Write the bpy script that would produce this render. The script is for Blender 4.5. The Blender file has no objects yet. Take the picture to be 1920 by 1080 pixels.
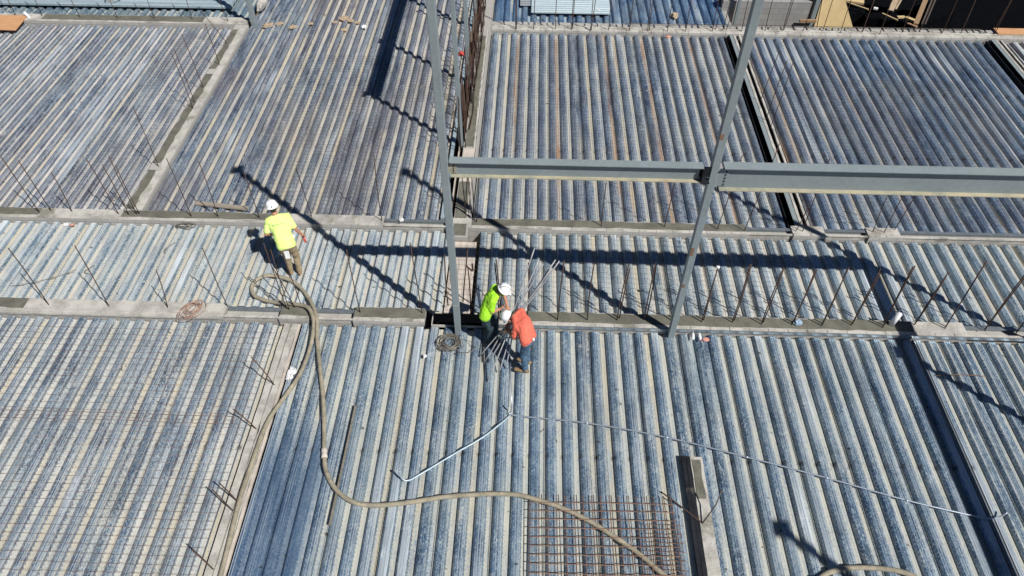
import bpy, bmesh, math, random
from mathutils import Vector, Matrix, noise

# ------------------------------------------------------------ camera, world, sun
C = bpy.context.scene.collection
sc = bpy.context.scene
PITCH, YAW, ROLL, FPX, CAMH = 0.826805257, -0.0304109583, 0.00340030464, 1349.29417, 11.6269662
def _axes():
    cp, sp = math.cos(PITCH), math.sin(PITCH); cy, sy = math.cos(YAW), math.sin(YAW)
    f = Vector((sy*cp, cy*cp, -sp)); r = Vector((cy, -sy, 0)); u = r.cross(f)
    c, s = math.cos(ROLL), math.sin(ROLL)
    return c*r+s*u, -s*r+c*u, f
_r, _u, _f = _axes()
cam = bpy.data.cameras.new('camera'); co = bpy.data.objects.new('camera', cam); C.objects.link(co)
cam.sensor_width = 36; cam.lens = FPX/1920*36; cam.clip_end = 3000; cam.clip_start = .1
co.matrix_world = Matrix(((_r.x, _u.x, -_f.x, 0), (_r.y, _u.y, -_f.y, 0), (_r.z, _u.z, -_f.z, CAMH), (0, 0, 0, 1)))
sc.camera = co
SUN = Vector((.655, -.553, 1)).normalized()
w = bpy.data.worlds.new('World'); sc.world = w; w.use_nodes = True
nt = w.node_tree; nt.nodes.clear()
sky = nt.nodes.new('ShaderNodeTexSky'); sky.sky_type = 'NISHITA'; sky.sun_disc = False
sky.sun_elevation = math.asin(SUN.z); sky.sun_rotation = math.atan2(SUN.x, SUN.y)
sky.altitude = 1500; sky.air_density = .62; sky.dust_density = 0.; sky.ozone_density = 4.
bg = nt.nodes.new('ShaderNodeBackground'); bg.inputs[1].default_value = .05
wo = nt.nodes.new('ShaderNodeOutputWorld'); nt.links.new(sky.outputs[0], bg.inputs[0]); nt.links.new(bg.outputs[0], wo.inputs[0])
sl = bpy.data.lights.new('sun', 'SUN'); sl.energy = 5.0; sl.angle = math.radians(.53); sl.color = (1, .965, .91)
so = bpy.data.objects.new('sun', sl); C.objects.link(so); so.rotation_euler = SUN.to_track_quat('Z', 'Y').to_euler(); so.location = (10, -8, 30)
sc.view_settings.view_transform = 'Standard'; sc.view_settings.look = 'None'
sc.view_settings.exposure = .15; sc.view_settings.gamma = 1
rnd = random.Random(7)

# ------------------------------------------------------------ node helpers
class NT:
    def __init__(s, name):
        s.m = bpy.data.materials.new(name); s.m.use_nodes = True; s.t = s.m.node_tree; s.n = s.t.nodes; s.n.clear()
        s.out = s.n.new('ShaderNodeOutputMaterial'); s.b = s.n.new('ShaderNodeBsdfPrincipled')
        s.t.links.new(s.b.outputs[0], s.out.inputs[0])
        s.tc = s.n.new('ShaderNodeTexCoord'); s.P = s.tc.outputs['Object']
    def L(s, a, b): s.t.links.new(a, b)
    def put(s, inp, v):
        if isinstance(v, bpy.types.NodeSocket): s.L(v, inp)
        elif isinstance(v, (tuple, list)) and len(v) == 3 and inp.type == 'RGBA': inp.default_value = (*v, 1)
        else: inp.default_value = v
    def math(s, op, a, b=0., c=None, clamp=False):
        n = s.n.new('ShaderNodeMath'); n.operation = op; n.use_clamp = clamp
        s.put(n.inputs[0], a); s.put(n.inputs[1], b)
        if c is not None: s.put(n.inputs[2], c)
        return n.outputs[0]
    def scale(s, v, vec):
        n = s.n.new('ShaderNodeVectorMath'); n.operation = 'MULTIPLY'; s.put(n.inputs[0], v); n.inputs[1].default_value = vec; return n.outputs[0]
    def noise(s, vec=(1, 1, 1), scale=1., detail=4., rough=.55, src=None, off=(0, 0, 0), dist=0.):
        v = s.scale(src or s.P, vec)
        a = s.n.new('ShaderNodeVectorMath'); a.operation = 'ADD'; s.L(v, a.inputs[0]); a.inputs[1].default_value = off
        n = s.n.new('ShaderNodeTexNoise'); n.inputs['Scale'].default_value = scale; n.inputs['Detail'].default_value = detail
        n.inputs['Roughness'].default_value = rough; n.inputs['Distortion'].default_value = dist
        s.L(a.outputs[0], n.inputs['Vector']); return n.outputs[0]
    def ramp(s, v, lo, hi, a=0., b=1.):
        n = s.n.new('ShaderNodeMapRange'); n.clamp = True; s.put(n.inputs[0], v)
        n.inputs[1].default_value = lo; n.inputs[2].default_value = hi; n.inputs[3].default_value = a; n.inputs[4].default_value = b
        return n.outputs[0]
    def mix(s, f, a, b):
        n = s.n.new('ShaderNodeMix'); n.data_type = 'RGBA'; s.put(n.inputs[0], f); s.put(n.inputs[6], a); s.put(n.inputs[7], b); return n.outputs[2]
    def bump(s, h, dist=.01, strength=1.):
        n = s.n.new('ShaderNodeBump'); n.inputs['Distance'].default_value = dist; n.inputs['Strength'].default_value = strength
        s.L(h, n.inputs['Height']); s.L(n.outputs[0], s.b.inputs['Normal'])
    def fin(s, col, rough=.6, metal=0., spec=.5):
        s.put(s.b.inputs['Base Color'], col); s.put(s.b.inputs['Roughness'], rough); s.put(s.b.inputs['Metallic'], metal)
        s.b.inputs['Specular IOR Level'].default_value = spec
        return s.m

PITCHX = .3048
def deck_mat(name, x0, dark, light, cream=(.50, .45, .35), film=(.20, .17, .18), pale=.0, cover=.0, purple=0., rust=0., clean=None):
    """galvanised ribbed deck: mottled zinc on the ribs, cement slurry dried in the flutes"""
    dark = (dark[0]*.90, dark[1]*1.0, dark[2]*1.08); light = (light[0]*.93, light[1]*1.01, light[2]*1.06)
    t = NT(name)
    sep = t.n.new('ShaderNodeSeparateXYZ'); t.L(t.P, sep.inputs[0]); X, Y, Z = sep.outputs
    ph = t.math('DIVIDE', t.math('SUBTRACT', X, x0), PITCHX)
    idn = t.math('FLOOR', ph); fr = t.math('FRACT', ph)
    def wn(off):
        n = t.n.new('ShaderNodeTexWhiteNoise'); n.noise_dimensions = '1D'; t.L(t.math('ADD', idn, off), n.inputs[1]); return n.outputs[0]
    r1, r2, r3 = wn(.37), wn(11.3), wn(47.9)
    spk = t.noise((1, .7, 1), 13, 7, .8, dist=2.6)          # spangle / dried splash
    fine = t.noise((1, .8, 1), 55, 3, .7, dist=.8)
    blot = t.noise((1, .35, 1), 3.2, 5, .65, off=(3, 1, 0))
    strk = t.noise((42, .55, 1), 1, 4, .6)
    strf = t.noise((120, 1.6, 1), 1, 3, .6, off=(5, 0, 0))
    m = t.math('ADD', t.math('MULTIPLY', blot, .55), t.math('MULTIPLY', strk, .45))
    m = t.math('ADD', m, t.math('MULTIPLY', r1, .12))
    deep = tuple(v*.55 for v in dark)
    midc = tuple(a_*.62+b_*.38 for a_, b_ in zip(dark, light))
    base = t.mix(t.ramp(m, .44, .66), deep, midc)
    sm = t.math('ADD', spk, t.math('MULTIPLY', t.math('SUBTRACT', blot, .5), .35))
    sm = t.math('ADD', sm, t.math('MULTIPLY', t.math('SUBTRACT', fine, .5), .25))
    base = t.mix(t.ramp(sm, .505 - pale*.08, .555 - pale*.08, 0, .9), base, light)
    base = t.mix(t.ramp(sm, .565 - pale*.06, .61 - pale*.06, 0, .85), base, (.50, .56, .58))
    # broad uneven veil of dried cement dust
    veil = t.math('ADD', t.noise((1, .45, 1), .8, 6, .7, off=(13, 2, 1), dist=.6), t.math('MULTIPLY', t.math('SUBTRACT', spk, .5), .7))
    base = t.mix(t.ramp(veil, .48 - pale*.08, .66 - pale*.08, 0, .62), base, (.34, .40, .42))
    base = t.mix(t.ramp(t.noise((1, .8, 1), 5.5, 5, .75, off=(1, 9, 4), dist=1.5), .60, .68, 0, .5), base, (.47, .47, .42))
    # film of brown-purple dirt in broad smears
    pur = t.ramp(t.math('ADD', t.noise((1, .45, 1), .38, 4, .6, off=(9, 4, 0)), t.math('MULTIPLY', strk, .35)), .60, .78, 0, purple)
    base = t.mix(pur, base, film)
    # cement
    flute = t.ramp(Z, -.045, -.06)
    side = t.ramp(fr, .42, .54)                                # the bottom beside the lit web collects more
    side = t.math('MULTIPLY', side, t.ramp(fr, .99, .90))
    lowf = t.noise((1.2, .22, 1), 1.6, 4, .6, off=(0, 7, 3))
    amt = t.math('ADD', t.math('MULTIPLY', t.math('ADD', lowf, t.math('MULTIPLY', r1, .40)), 1.0), t.math('MULTIPLY', spk, .22))
    inF = t.math('MULTIPLY', flute, t.ramp(amt, .66 - cover*.42, .92 - cover*.42, .12, 1.))
    topd = t.math('ADD', t.math('MULTIPLY', t.noise((1.1, .5, 1), 2.4, 6, .7, off=(4, 8, 1)), .8), t.math('MULTIPLY', spk, .55))
    inT = t.math('MULTIPLY', t.ramp(topd, .78 - cover*.16, .95 - cover*.16), t.ramp(r2, 0, 1, .45, 1))
    edge = t.math('MULTIPLY', t.math('MULTIPLY', side, t.ramp(Z, -.02, -.002)), t.ramp(t.math('ADD', strf, t.math('MULTIPLY', lowf, .5)), .68 - cover*.3, .9 - cover*.3, 0, .85))
    cm = t.math('MAXIMUM', inF, t.math('MULTIPLY', t.math('MAXIMUM', inT, edge), .85))
    if clean:
        cl_ = t.math('MULTIPLY', t.ramp(t.math('ADD', X, t.math('MULTIPLY', lowf, .8)), clean[0]+.9, clean[0]+.3), t.ramp(t.math('ADD', Y, t.math('MULTIPLY', lowf, 1.5)), clean[1]+1.5, clean[1]))
        cm = t.math('MULTIPLY', cm, t.math('SUBTRACT', 1., t.math('MULTIPLY', cl_, .8)))
        base = t.mix(t.math('MULTIPLY', cl_, .6), base, (.06, .13, .26))
    cr = t.mix(t.ramp(strf, .35, .7), cream, tuple(v*.72 for v in cream))
    cr = t.mix(t.math('MULTIPLY', t.ramp(t.math('ADD', r2, t.math('MULTIPLY', lowf, .6)), 1.0, 1.25), .5), cr, (.50, .42, .27))
    cr = t.mix(t.ramp(sm, .50, .40, 0, .55), cr, midc)
    cr = t.mix(t.ramp(strk, .55, .68, 0, .5), cr, light)
    col = t.mix(cm, base, cr)
    # paler lines along the two stiffening ridges of each rib
    ridge = t.math('MULTIPLY', t.ramp(Z, .0025, .0042), t.ramp(strf, .3, .55, .45, .95))
    col = t.mix(ridge, col, (.60, .66, .70))
    if rust:
        rr = t.math('MULTIPLY', t.ramp(t.math('ADD', r3, t.math('MULTIPLY', t.noise((1, .3, 1), .9, 3, .5, off=(2, 2, 2)), .5)), 1.16 - rust*.12, 1.26 - rust*.12), t.math('MULTIPLY', t.ramp(strk, .46, .58), t.math('MULTIPLY', t.ramp(fr, .42, .6), t.ramp(fr, .98, .85))))
        col = t.mix(rr, col, (.34, .175, .07))
    gr = t.noise((1, 1, 1), .9, 3, .5, off=(1, 1, 5))
    col = t.mix(t.ramp(gr, .35, .75, 0, .25), col, tuple(v*.5 for v in light))
    dots = t.noise((1, 1, 1), 7, 2, .4, off=(8, 3, 5))
    col = t.mix(t.ramp(dots, .74, .76, 0, .8), col, (.05, .045, .04))
    # weld burns where the sheets are fixed to the framing below
    yy = t.math('MULTIPLY', t.math('ABSOLUTE', t.math('SUBTRACT', t.math('FRACT', t.math('ADD', t.math('DIVIDE', t.math('SUBTRACT', Y, 6.62), 3.05), .5)), .5)), 3.05)
    xx = t.math('MINIMUM', fr, t.math('SUBTRACT', 1., fr))
    col = t.mix(t.math('MULTIPLY', t.math('MULTIPLY', t.ramp(yy, .07, .015), t.ramp(xx, .20, .06)), t.ramp(r2, .1, .6, .2, .8)), col, (.06, .045, .04))
    # embossing on the webs
    web = t.math('MULTIPLY', t.ramp(Z, -.066, -.058), t.ramp(Z, -.010, -.018))
    wv = t.math('GREATER_THAN', t.math('SINE', t.math('MULTIPLY', Y, 2*math.pi/.075)), .35)
    emb = t.math('MULTIPLY', web, wv)
    h = t.math('ADD', t.math('MULTIPLY', emb, 1.6), t.math('ADD', t.math('MULTIPLY', spk, .12), t.math('MULTIPLY', strk, .18)))
    t.bump(h, .014, 1.)
    rg = t.ramp(cm, 0, 1, .42, .9)
    mt = t.ramp(cm, 0, .6, .42, 0.)
    return t.fin(col, rg, mt, .5)

def simple_mat(name, a, b=None, sc_=6., rough=.7, metal=0., bump=.0, vec=(1, 1, 1), lo=.4, hi=.65, spot=None, spec=.4, sp=(.62, .68)):
    t = NT(name)
    n = t.noise(vec, sc_, 6, .62); f = t.noise((1, 1, 1), sc_*9, 3, .6)
    col = t.mix(t.ramp(n, lo, hi), a, b or tuple(v*.7 for v in a))
    col = t.mix(t.ramp(f, .45, .75, 0, .3), col, tuple(min(1, v*1.35+.01) for v in a))
    if spot: col = t.mix(t.ramp(t.noise((1, 1, 1), sc_*.45, 5, .65, off=(7, 7, 7)), sp[0], sp[1]), col, spot)
    if bump: t.bump(t.math('ADD', n, t.math('MULTIPLY', f, .5)), bump, 1)
    return t.fin(col, rough, metal, spec)

M = {}
M['grout'] = simple_mat('wet grout', (.150, .145, .115), (.095, .093, .075), 3.2, .8, bump=.012)
M['cement'] = simple_mat('dried cement', (.48, .46, .42), (.32, .305, .275), 2.6, .9, bump=.012, spot=(.22, .21, .18), lo=.42, hi=.6, sp=(.56, .66))
M['cement_warm'] = simple_mat('pinkish dried cement', (.54, .48, .42), (.40, .35, .31), 2.6, .9, bump=.012, spot=(.33, .28, .23))
M['steel'] = simple_mat('grey primed steel', (.225, .265, .278), (.20, .238, .25), 1.4, .5, 0., bump=.0015, spot=(.17, .17, .14), sp=(.66, .8))
M['steel_mud'] = simple_mat('mud on primed steel flange', (.40, .36, .25), (.22, .23, .19), 2.5, .75, bump=.002, spot=(.33, .22, .12))
M['galv'] = simple_mat('galvanised sheet', (.40, .44, .46), (.30, .34, .37), 8, .35, .7, bump=.001)
M['galv_clean'] = simple_mat('clean galvanised deck sheet', (.40, .48, .52), (.28, .37, .42), 1.2, .5, .3, vec=(.3, 8, 1), bump=.001)
M['rust'] = simple_mat('rusty reinforcing steel', (.090, .048, .032), (.055, .034, .026), 14, .85, .1, bump=.001)
M['rust_bright'] = simple_mat('orange rusty wire', (.23, .13, .085), (.14, .085, .06), 9, .9)
M['rebar_grey'] = simple_mat('dull reinforcing steel', (.12, .10, .085), (.075, .06, .05), 10, .8, .2)
M['dark'] = simple_mat('painted void shade', (.004, .0045, .006), None, 5, 1., spec=0.)  # near-black colour put in for the shade of pit and deep gaps
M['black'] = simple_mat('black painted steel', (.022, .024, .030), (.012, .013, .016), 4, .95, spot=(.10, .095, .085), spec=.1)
M['hose'] = simple_mat('cement-caked rubber hose', (.32, .285, .21), (.20, .18, .135), 7, .85, bump=.006, spot=(.40, .35, .25))
M['conduit'] = simple_mat('galvanised conduit', (.42, .47, .53), (.36, .41, .47), 6, .3, .55)
M['rod'] = simple_mat('dull steel rod', (.36, .365, .38), (.26, .265, .28), 10, .55, .15)
M['wood'] = simple_mat('weathered timber', (.33, .22, .125), (.20, .13, .075), 2, .85, vec=(1, 12, 12), bump=.002)
M['wood_grey'] = simple_mat('grey muddy timber', (.30, .26, .21), (.19, .165, .135), 3, .9, vec=(1, 6, 6), bump=.003)
M['wood_mud'] = simple_mat('dark muddy timber', (.22, .20, .165), (.13, .12, .095), 3, .9, vec=(1, 6, 6), bump=.003)
M['ply'] = simple_mat('orange plywood', (.55, .30, .15), (.45, .235, .115), 1.6, .8, vec=(2, 8, 2))
M['osb'] = simple_mat('pale plywood', (.55, .42, .22), (.47, .35, .18), 2, .8)
M['white'] = simple_mat('white plastic', (.80, .80, .80), (.70, .70, .71), 4, .45)
M['paper'] = simple_mat('crumpled white paper', (.78, .77, .76), (.55, .55, .57), 12, .8, bump=.01)
M['red'] = simple_mat('red plastic', (.62, .10, .07), (.45, .06, .05), 6, .5)
M['salmon'] = simple_mat('faded red wrapper', (.60, .28, .21), (.5, .24, .2), 6, .6)
M['blue'] = simple_mat('clear blue plastic', (.20, .30, .42), (.4, .5, .6), 20, .25)
M['wire'] = simple_mat('grey wire', (.22, .20, .17), (.13, .12, .10), 10, .6, .3)
M['copper'] = simple_mat('reddish wire', (.40, .25, .19), (.28, .17, .13), 10, .7)
M['dirt'] = simple_mat('bare earth', (.17, .12, .075), (.10, .07, .045), 1.2, .95, bump=.05)
M['clay'] = simple_mat('tan clay lumps', (.44, .34, .23), (.34, .26, .18), 9, .95, bump=.02)
M['leaf'] = simple_mat('yellow green leaves', (.16, .16, .03), (.07, .09, .02), 20, .7)
M['skin'] = simple_mat('tanned skin', (.42, .205, .13), (.36, .17, .105), 12, .55)
M['hair'] = simple_mat('dark hair', (.03, .02, .015), None, 30, .7)
M['hat'] = simple_mat('white hard hat', (.82, .83, .84), (.76, .77, .78), 4, .3)
M['hat_band'] = simple_mat('dark hat stripe', (.05, .06, .09), None, 8, .5)
M['hivis'] = simple_mat('fluorescent yellow cotton', (.72, .93, .28), (.62, .86, .22), 7, .85, bump=.012)
M['hivis_green'] = simple_mat('fluorescent green cotton', (.40, .80, .03), (.30, .68, .03), 7, .85, bump=.012)
M['coral'] = simple_mat('coral red cotton', (.72, .155, .10), (.60, .12, .08), 7, .85, bump=.012)
M['khaki'] = simple_mat('khaki trousers', (.34, .27, .17), (.25, .195, .12), 7, .9, bump=.014)
M['denim'] = simple_mat('blue denim', (.075, .14, .21), (.05, .095, .15), 9, .9, bump=.012)
M['denim_dark'] = simple_mat('dark teal denim', (.035, .065, .075), (.02, .04, .05), 9, .9, bump=.012)
M['boot'] = simple_mat('tan work boots', (.30, .20, .11), (.2, .13, .07), 9, .8)
M['boot_dark'] = simple_mat('brown work boots', (.09, .05, .03), None, 9, .8)
M['print'] = simple_mat('faded grey print', (.42, .60, .22), (.36, .52, .2), 30, .9)
def block_mat(name, a, b, mort):
    t = NT(name)
    br = t.n.new('ShaderNodeTexBrick'); sp = t.n.new('ShaderNodeSeparateXYZ'); cb = t.n.new('ShaderNodeCombineXYZ')
    t.L(t.P, sp.inputs[0]); t.L(sp.outputs[0], cb.inputs[0]); t.L(sp.outputs[2], cb.inputs[1]); t.L(cb.outputs[0], br.inputs['Vector'])
    br.inputs['Scale'].default_value = 1; br.inputs['Brick Width'].default_value = .4; br.inputs['Row Height'].default_value = .2; br.inputs['Mortar Size'].default_value = .008
    for k, v in (('Color1', a), ('Color2', b), ('Mortar', mort)): br.inputs[k].default_value = (*v, 1)
    n = t.noise((1, 1, 1), 3, 6, .65)
    col = t.mix(t.ramp(n, .4, .7, 0, .45), br.outputs[0], (.27, .26, .24))
    t.bump(t.noise((1, 1, 1), 60, 3, .6), .004, 1)
    return t.fin(col, .92, 0, .2)
M['block'] = block_mat('grey concrete block', (.42, .405, .375), (.36, .345, .325), (.27, .26, .245))
M['block_dark'] = block_mat('darker concrete block', (.33, .325, .315), (.28, .275, .27), (.20, .2, .19))

NEAR_ = deck_mat('near deck', .125, (.060, .115, .20), (.26, .36, .46), cream=(.53, .52, .45), pale=.3, cover=.30, clean=(-3.6, 7.0))
MID_ = deck_mat('corridor deck', .06, (.09, .15, .22), (.36, .46, .54), cream=(.60, .56, .48), pale=.55, cover=.45)
FARC = deck_mat('far centre deck', .21, (.060, .11, .21), (.27, .36, .48), cream=(.53, .51, .44), pale=.18, cover=.2, purple=.3, rust=1.05)
FARL = deck_mat('far left deck', .02, (.042, .07, .14), (.23, .30, .40), cream=(.58, .54, .46), pale=.1, cover=.16, purple=.65)
FARLL = deck_mat('outer left deck', .15, (.045, .075, .145), (.28, .34, .43), cream=(.62, .58, .53), pale=.15, cover=.28, purple=.45)
FARR = deck_mat('far right deck', .17, (.048, .10, .20), (.22, .32, .46), cream=(.54, .52, .47), pale=.08, cover=.02, purple=.4, rust=.4)
NEARL = deck_mat('near left deck', .29, (.055, .105, .18), (.33, .40, .48), cream=(.60, .58, .52), pale=.4, cover=.36)
TOPL = deck_mat('upper left strip deck', .12, (.07, .13, .20), (.25, .36, .42), cream=(.5, .5, .45), pale=.1, cover=-.1)
TOPD = deck_mat('new blue deck', .21, (.05, .13, .28), (.20, .33, .48), cream=(.40, .46, .48), pale=-.2, cover=-.3)

# ------------------------------------------------------------ mesh helpers
class MB:
    def __init__(s): s.v = []; s.f = []
    def add(s, v, f):
        o = len(s.v); s.v += [tuple(p) for p in v]; s.f += [tuple(i+o for i in q) for q in f]
    def box(s, x0, x1, y0, y1, z0, z1):
        s.add([(x0, y0, z0), (x1, y0, z0), (x1, y1, z0), (x0, y1, z0), (x0, y0, z1), (x1, y0, z1), (x1, y1, z1), (x0, y1, z1)],
              [(0, 3, 2, 1), (4, 5, 6, 7), (0, 1, 5, 4), (1, 2, 6, 5), (2, 3, 7, 6), (3, 0, 4, 7)])
    def obox(s, c, ax, ay, az):
        c, ax, ay, az = map(Vector, (c, ax, ay, az)); P = [c+i*ax+j*ay+k*az for k in (-1, 1) for j in (-1, 1) for i in (-1, 1)]
        s.add(P, [(0, 2, 3, 1), (4, 5, 7, 6), (0, 1, 5, 4), (1, 3, 7, 5), (3, 2, 6, 7), (2, 0, 4, 6)])
    def beam(s, a, b, w, h, up=(0, 0, 1)):
        a, b = Vector(a), Vector(b); d = (b-a); r = d.cross(Vector(up)).normalized(); u = r.cross(d).normalized()
        s.obox((a+b)/2, d/2, r*w/2, u*h/2)
    def tube(s, pts, r, n=6, caps=True):
        pts = [Vector(p) for p in pts]; N = len(pts); rs = r if isinstance(r, (list, tuple)) else [r]*N
        rings = []; ref = None
        for i, p in enumerate(pts):
            d = (pts[min(i+1, N-1)]-pts[max(i-1, 0)]).normalized()
            if ref is None: ref = Vector((0, 0, 1)) if abs(d.z) < .9 else Vector((1, 0, 0))
            a = (ref-d*ref.dot(d)).normalized(); ref = a; b = d.cross(a)
            rings.append([p+(a*math.cos(t)+b*math.sin(t))*rs[i] for t in [2*math.pi*k/n for k in range(n)]])
        o = len(s.v); s.v += [tuple(q) for R in rings for q in R]
        for i in range(N-1):
            for k in range(n): s.f.append((o+i*n+k, o+i*n+(k+1) % n, o+(i+1)*n+(k+1) % n, o+(i+1)*n+k))
        if caps: s.f.append(tuple(o+k for k in reversed(range(n)))); s.f.append(tuple(o+(N-1)*n+k for k in range(n)))
    def prism(s, poly, z0, z1):
        n = len(poly); v = [(x, y, z0) for x, y in poly]+[(x, y, z1) for x, y in poly]
        s.add(v, [tuple(reversed(range(n))), tuple(range(n, 2*n))]+[(i, (i+1) % n, n+(i+1) % n, n+i) for i in range(n)])
    def lathe(s, c, prof, n=20, ax=(0, 0, 1), sx=1., sy=1.):
        q = Vector((0, 0, 1)).rotation_difference(Vector(ax).normalized()); c = Vector(c); o = len(s.v)
        for r, z in prof:
            for k in range(n):
                t = 2*math.pi*k/n; s.v.append(tuple(c+q@Vector((r*math.cos(t)*sx, r*math.sin(t)*sy, z))))
        for i in range(len(prof)-1):
            for k in range(n): s.f.append((o+i*n+k, o+i*n+(k+1) % n, o+(i+1)*n+(k+1) % n, o+(i+1)*n+k))
        s.f.append(tuple(o+k for k in reversed(range(n)))); s.f.append(tuple(o+(len(prof)-1)*n+k for k in range(n)))
    def build(s, name, mat, parent=None, smooth=False, loc=None, bevel=0.):
        me = bpy.data.meshes.new(name)
        L = Vector(loc) if loc is not None else Vector((0, 0, 0))
        me.from_pydata([tuple(Vector(p)-L) for p in s.v], [], s.f); me.update()
        me.materials.append(M[mat] if isinstance(mat, str) else mat)
        if smooth: me.polygons.foreach_set('use_smooth', [True]*len(me.polygons))
        o = bpy.data.objects.new(name, me); C.objects.link(o); o.location = L
        if parent is not None: o.parent = parent; o.location = L-Vector(parent.location)
        if bevel:
            b = o.modifiers.new('bevel', 'BEVEL'); b.width = bevel; b.segments = 2; b.limit_method = 'ANGLE'
        return o
def tag(o, label, cat, group=None, kind=None):
    if label: o['label'] = label
    if cat: o['category'] = cat
    if group: o['group'] = group
    if kind: o['kind'] = kind
    return o
def thing(name, loc, label, cat, group=None, kind=None):
    o = bpy.data.objects.new(name, None); C.objects.link(o); o.location = loc; o.empty_display_size = .2
    return tag(o, label, cat, group, kind)
ORD = ['first', 'second', 'third', 'fourth', 'fifth', 'sixth', 'seventh', 'eighth', 'ninth', 'tenth', 'eleventh', 'twelfth', 'thirteenth', 'fourteenth', 'fifteenth', 'sixteenth', 'seventeenth', 'eighteenth', 'nineteenth', 'twentieth',
       'twenty-first', 'twenty-second', 'twenty-third', 'twenty-fourth', 'twenty-fifth', 'twenty-sixth', 'twenty-seventh', 'twenty-eighth', 'twenty-ninth', 'thirtieth', 'thirty-first', 'thirty-second']
def smooth_path(pts, k=5):
    P = [Vector(p) for p in pts]; P = [P[0]*2-P[1]]+P+[P[-1]*2-P[-2]]; out = []
    for i in range(1, len(P)-2):
        for j in range(k):
            t = j/k; a, b, c, d = P[i-1:i+3]
            out.append(.5*((2*b)+(c-a)*t+(2*a-5*b+4*c-d)*t*t+(3*b-a-3*c+d)*t**3))
    out.append(P[-2]); return out

# measured positions in metres: x, y, lean x, lean y, height
NEAR_LEFT = [(-10.15, 9.77, 0.0, 0.0, 1.79), (-8.86, 9.78, 0.07, 0.0, 1.89), (-7.6, 9.78, 0.17, 0.01, 1.25), (-6.35, 9.87, 0.01, 0.0, 1.82), (-5.07, 9.84, -0.01, -0.0, 2.03), (-5.01, 9.81, 0.04, 0.0, 1.89), (-4.91, 9.88, -0.17, -0.01, 1.3), (-4.77, 9.91, -0.04, -0.0, 1.7), (-3.5, 9.79, 0.02, 0.0, 1.96), (-2.19, 9.82, -0.05, -0.0, 2.15)]
NEAR_RIGHT = [(0.66, 9.73, 0.04, 0.0, 1.87), (1.28, 9.75, -0.0, -0.0, 1.77), (1.9, 9.77, 0.05, 0.0, 1.77), (2.47, 9.79, -0.01, -0.0, 1.81), (3.07, 9.77, 0.02, 0.0, 1.7), (3.66, 9.78, 0.0, 0.0, 1.74), (4.3, 9.79, -0.04, -0.0, 1.81), (4.9, 9.76, -0.01, -0.0, 1.78), (5.53, 9.77, -0.02, -0.0, 1.76), (6.14, 9.76, -0.03, -0.0, 1.83), (6.77, 9.8, -0.03, -0.0, 1.79), (7.4, 9.76, -0.08, -0.0, 1.92), (8.09, 9.86, 0.0, 0.0, 1.68), (8.68, 9.78, -0.09, -0.0, 2.08), (9.5, 9.77, -0.04, -0.0, 1.86), (10.13, 9.73, -0.1, -0.0, 1.92)]
MID_LEFT = [(-11.75, 12.67, -0.07, -0.0, 1.74), (-11.51, 12.75, -0.04, -0.0, 1.61), (-10.99, 12.73, 0.06, 0.0, 1.28), (-9.84, 12.69, -0.07, -0.0, 1.76), (-9.58, 12.67, -0.02, -0.0, 1.59), (-9.39, 12.69, 0.03, 0.0, 1.83), (-9.34, 12.71, 0.01, 0.0, 1.56), (-8.06, 12.66, -0.0, -0.0, 1.82), (-7.43, 12.68, 0.06, 0.0, 1.74), (-6.42, 12.66, 0.0, 0.0, 1.49), (-5.19, 12.76, -0.06, -0.0, 1.52), (-3.49, 12.67, 0.08, 0.0, 2.05)]
MID_RIGHT = [(1.72, 12.67, -0.01, -0.0, 1.43), (3.21, 12.69, 0.01, 0.0, 2.09), (4.45, 12.66, 0.08, 0.0, 2.23), (5.07, 12.62, 0.15, 0.01, 2.58), (6.28, 12.65, 0.07, 0.0, 1.06), (6.44, 12.65, -0.05, -0.0, 2.23), (8.09, 12.69, -0.08, -0.0, 1.28), (8.35, 12.68, 0.0, 0.0, 1.28), (8.62, 12.78, 0.09, 0.0, 1.63)]
FARWALL_LEFT = [(-9.62, 18.28, -0.07, -0.0, 1.75), (-9.55, 17.18, -0.02, -0.0, 1.8), (-9.6, 17.48, -0.02, -0.0, 1.75), (-9.57, 14.56, 0.03, 0.0, 1.78), (-9.68, 20.81, -0.5, -0.02, 1.17), (-9.52, 19.53, -0.03, -0.0, 1.4)]
CROSS_RIGHT = [(6.55, 18.15, 0.12, 0.0, 1.64), (6.53, 17.22, 0.07, 0.0, 1.89), (6.62, 16.97, 0.05, 0.0, 1.99)]
TOP_LEFT = [(-17.25, 22.36, 0.05, 0.0, 0.74), (-16.35, 22.36, 0.01, 0.0, 0.83), (-15.06, 22.33, -0.14, -0.01, 0.79), (-13.79, 22.31, -0.03, -0.0, 0.82), (-12.56, 22.31, 0.02, 0.0, 0.84), (-11.3, 22.33, 0.05, 0.0, 0.86), (-10.07, 22.23, -0.22, -0.01, 0.96)]
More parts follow.
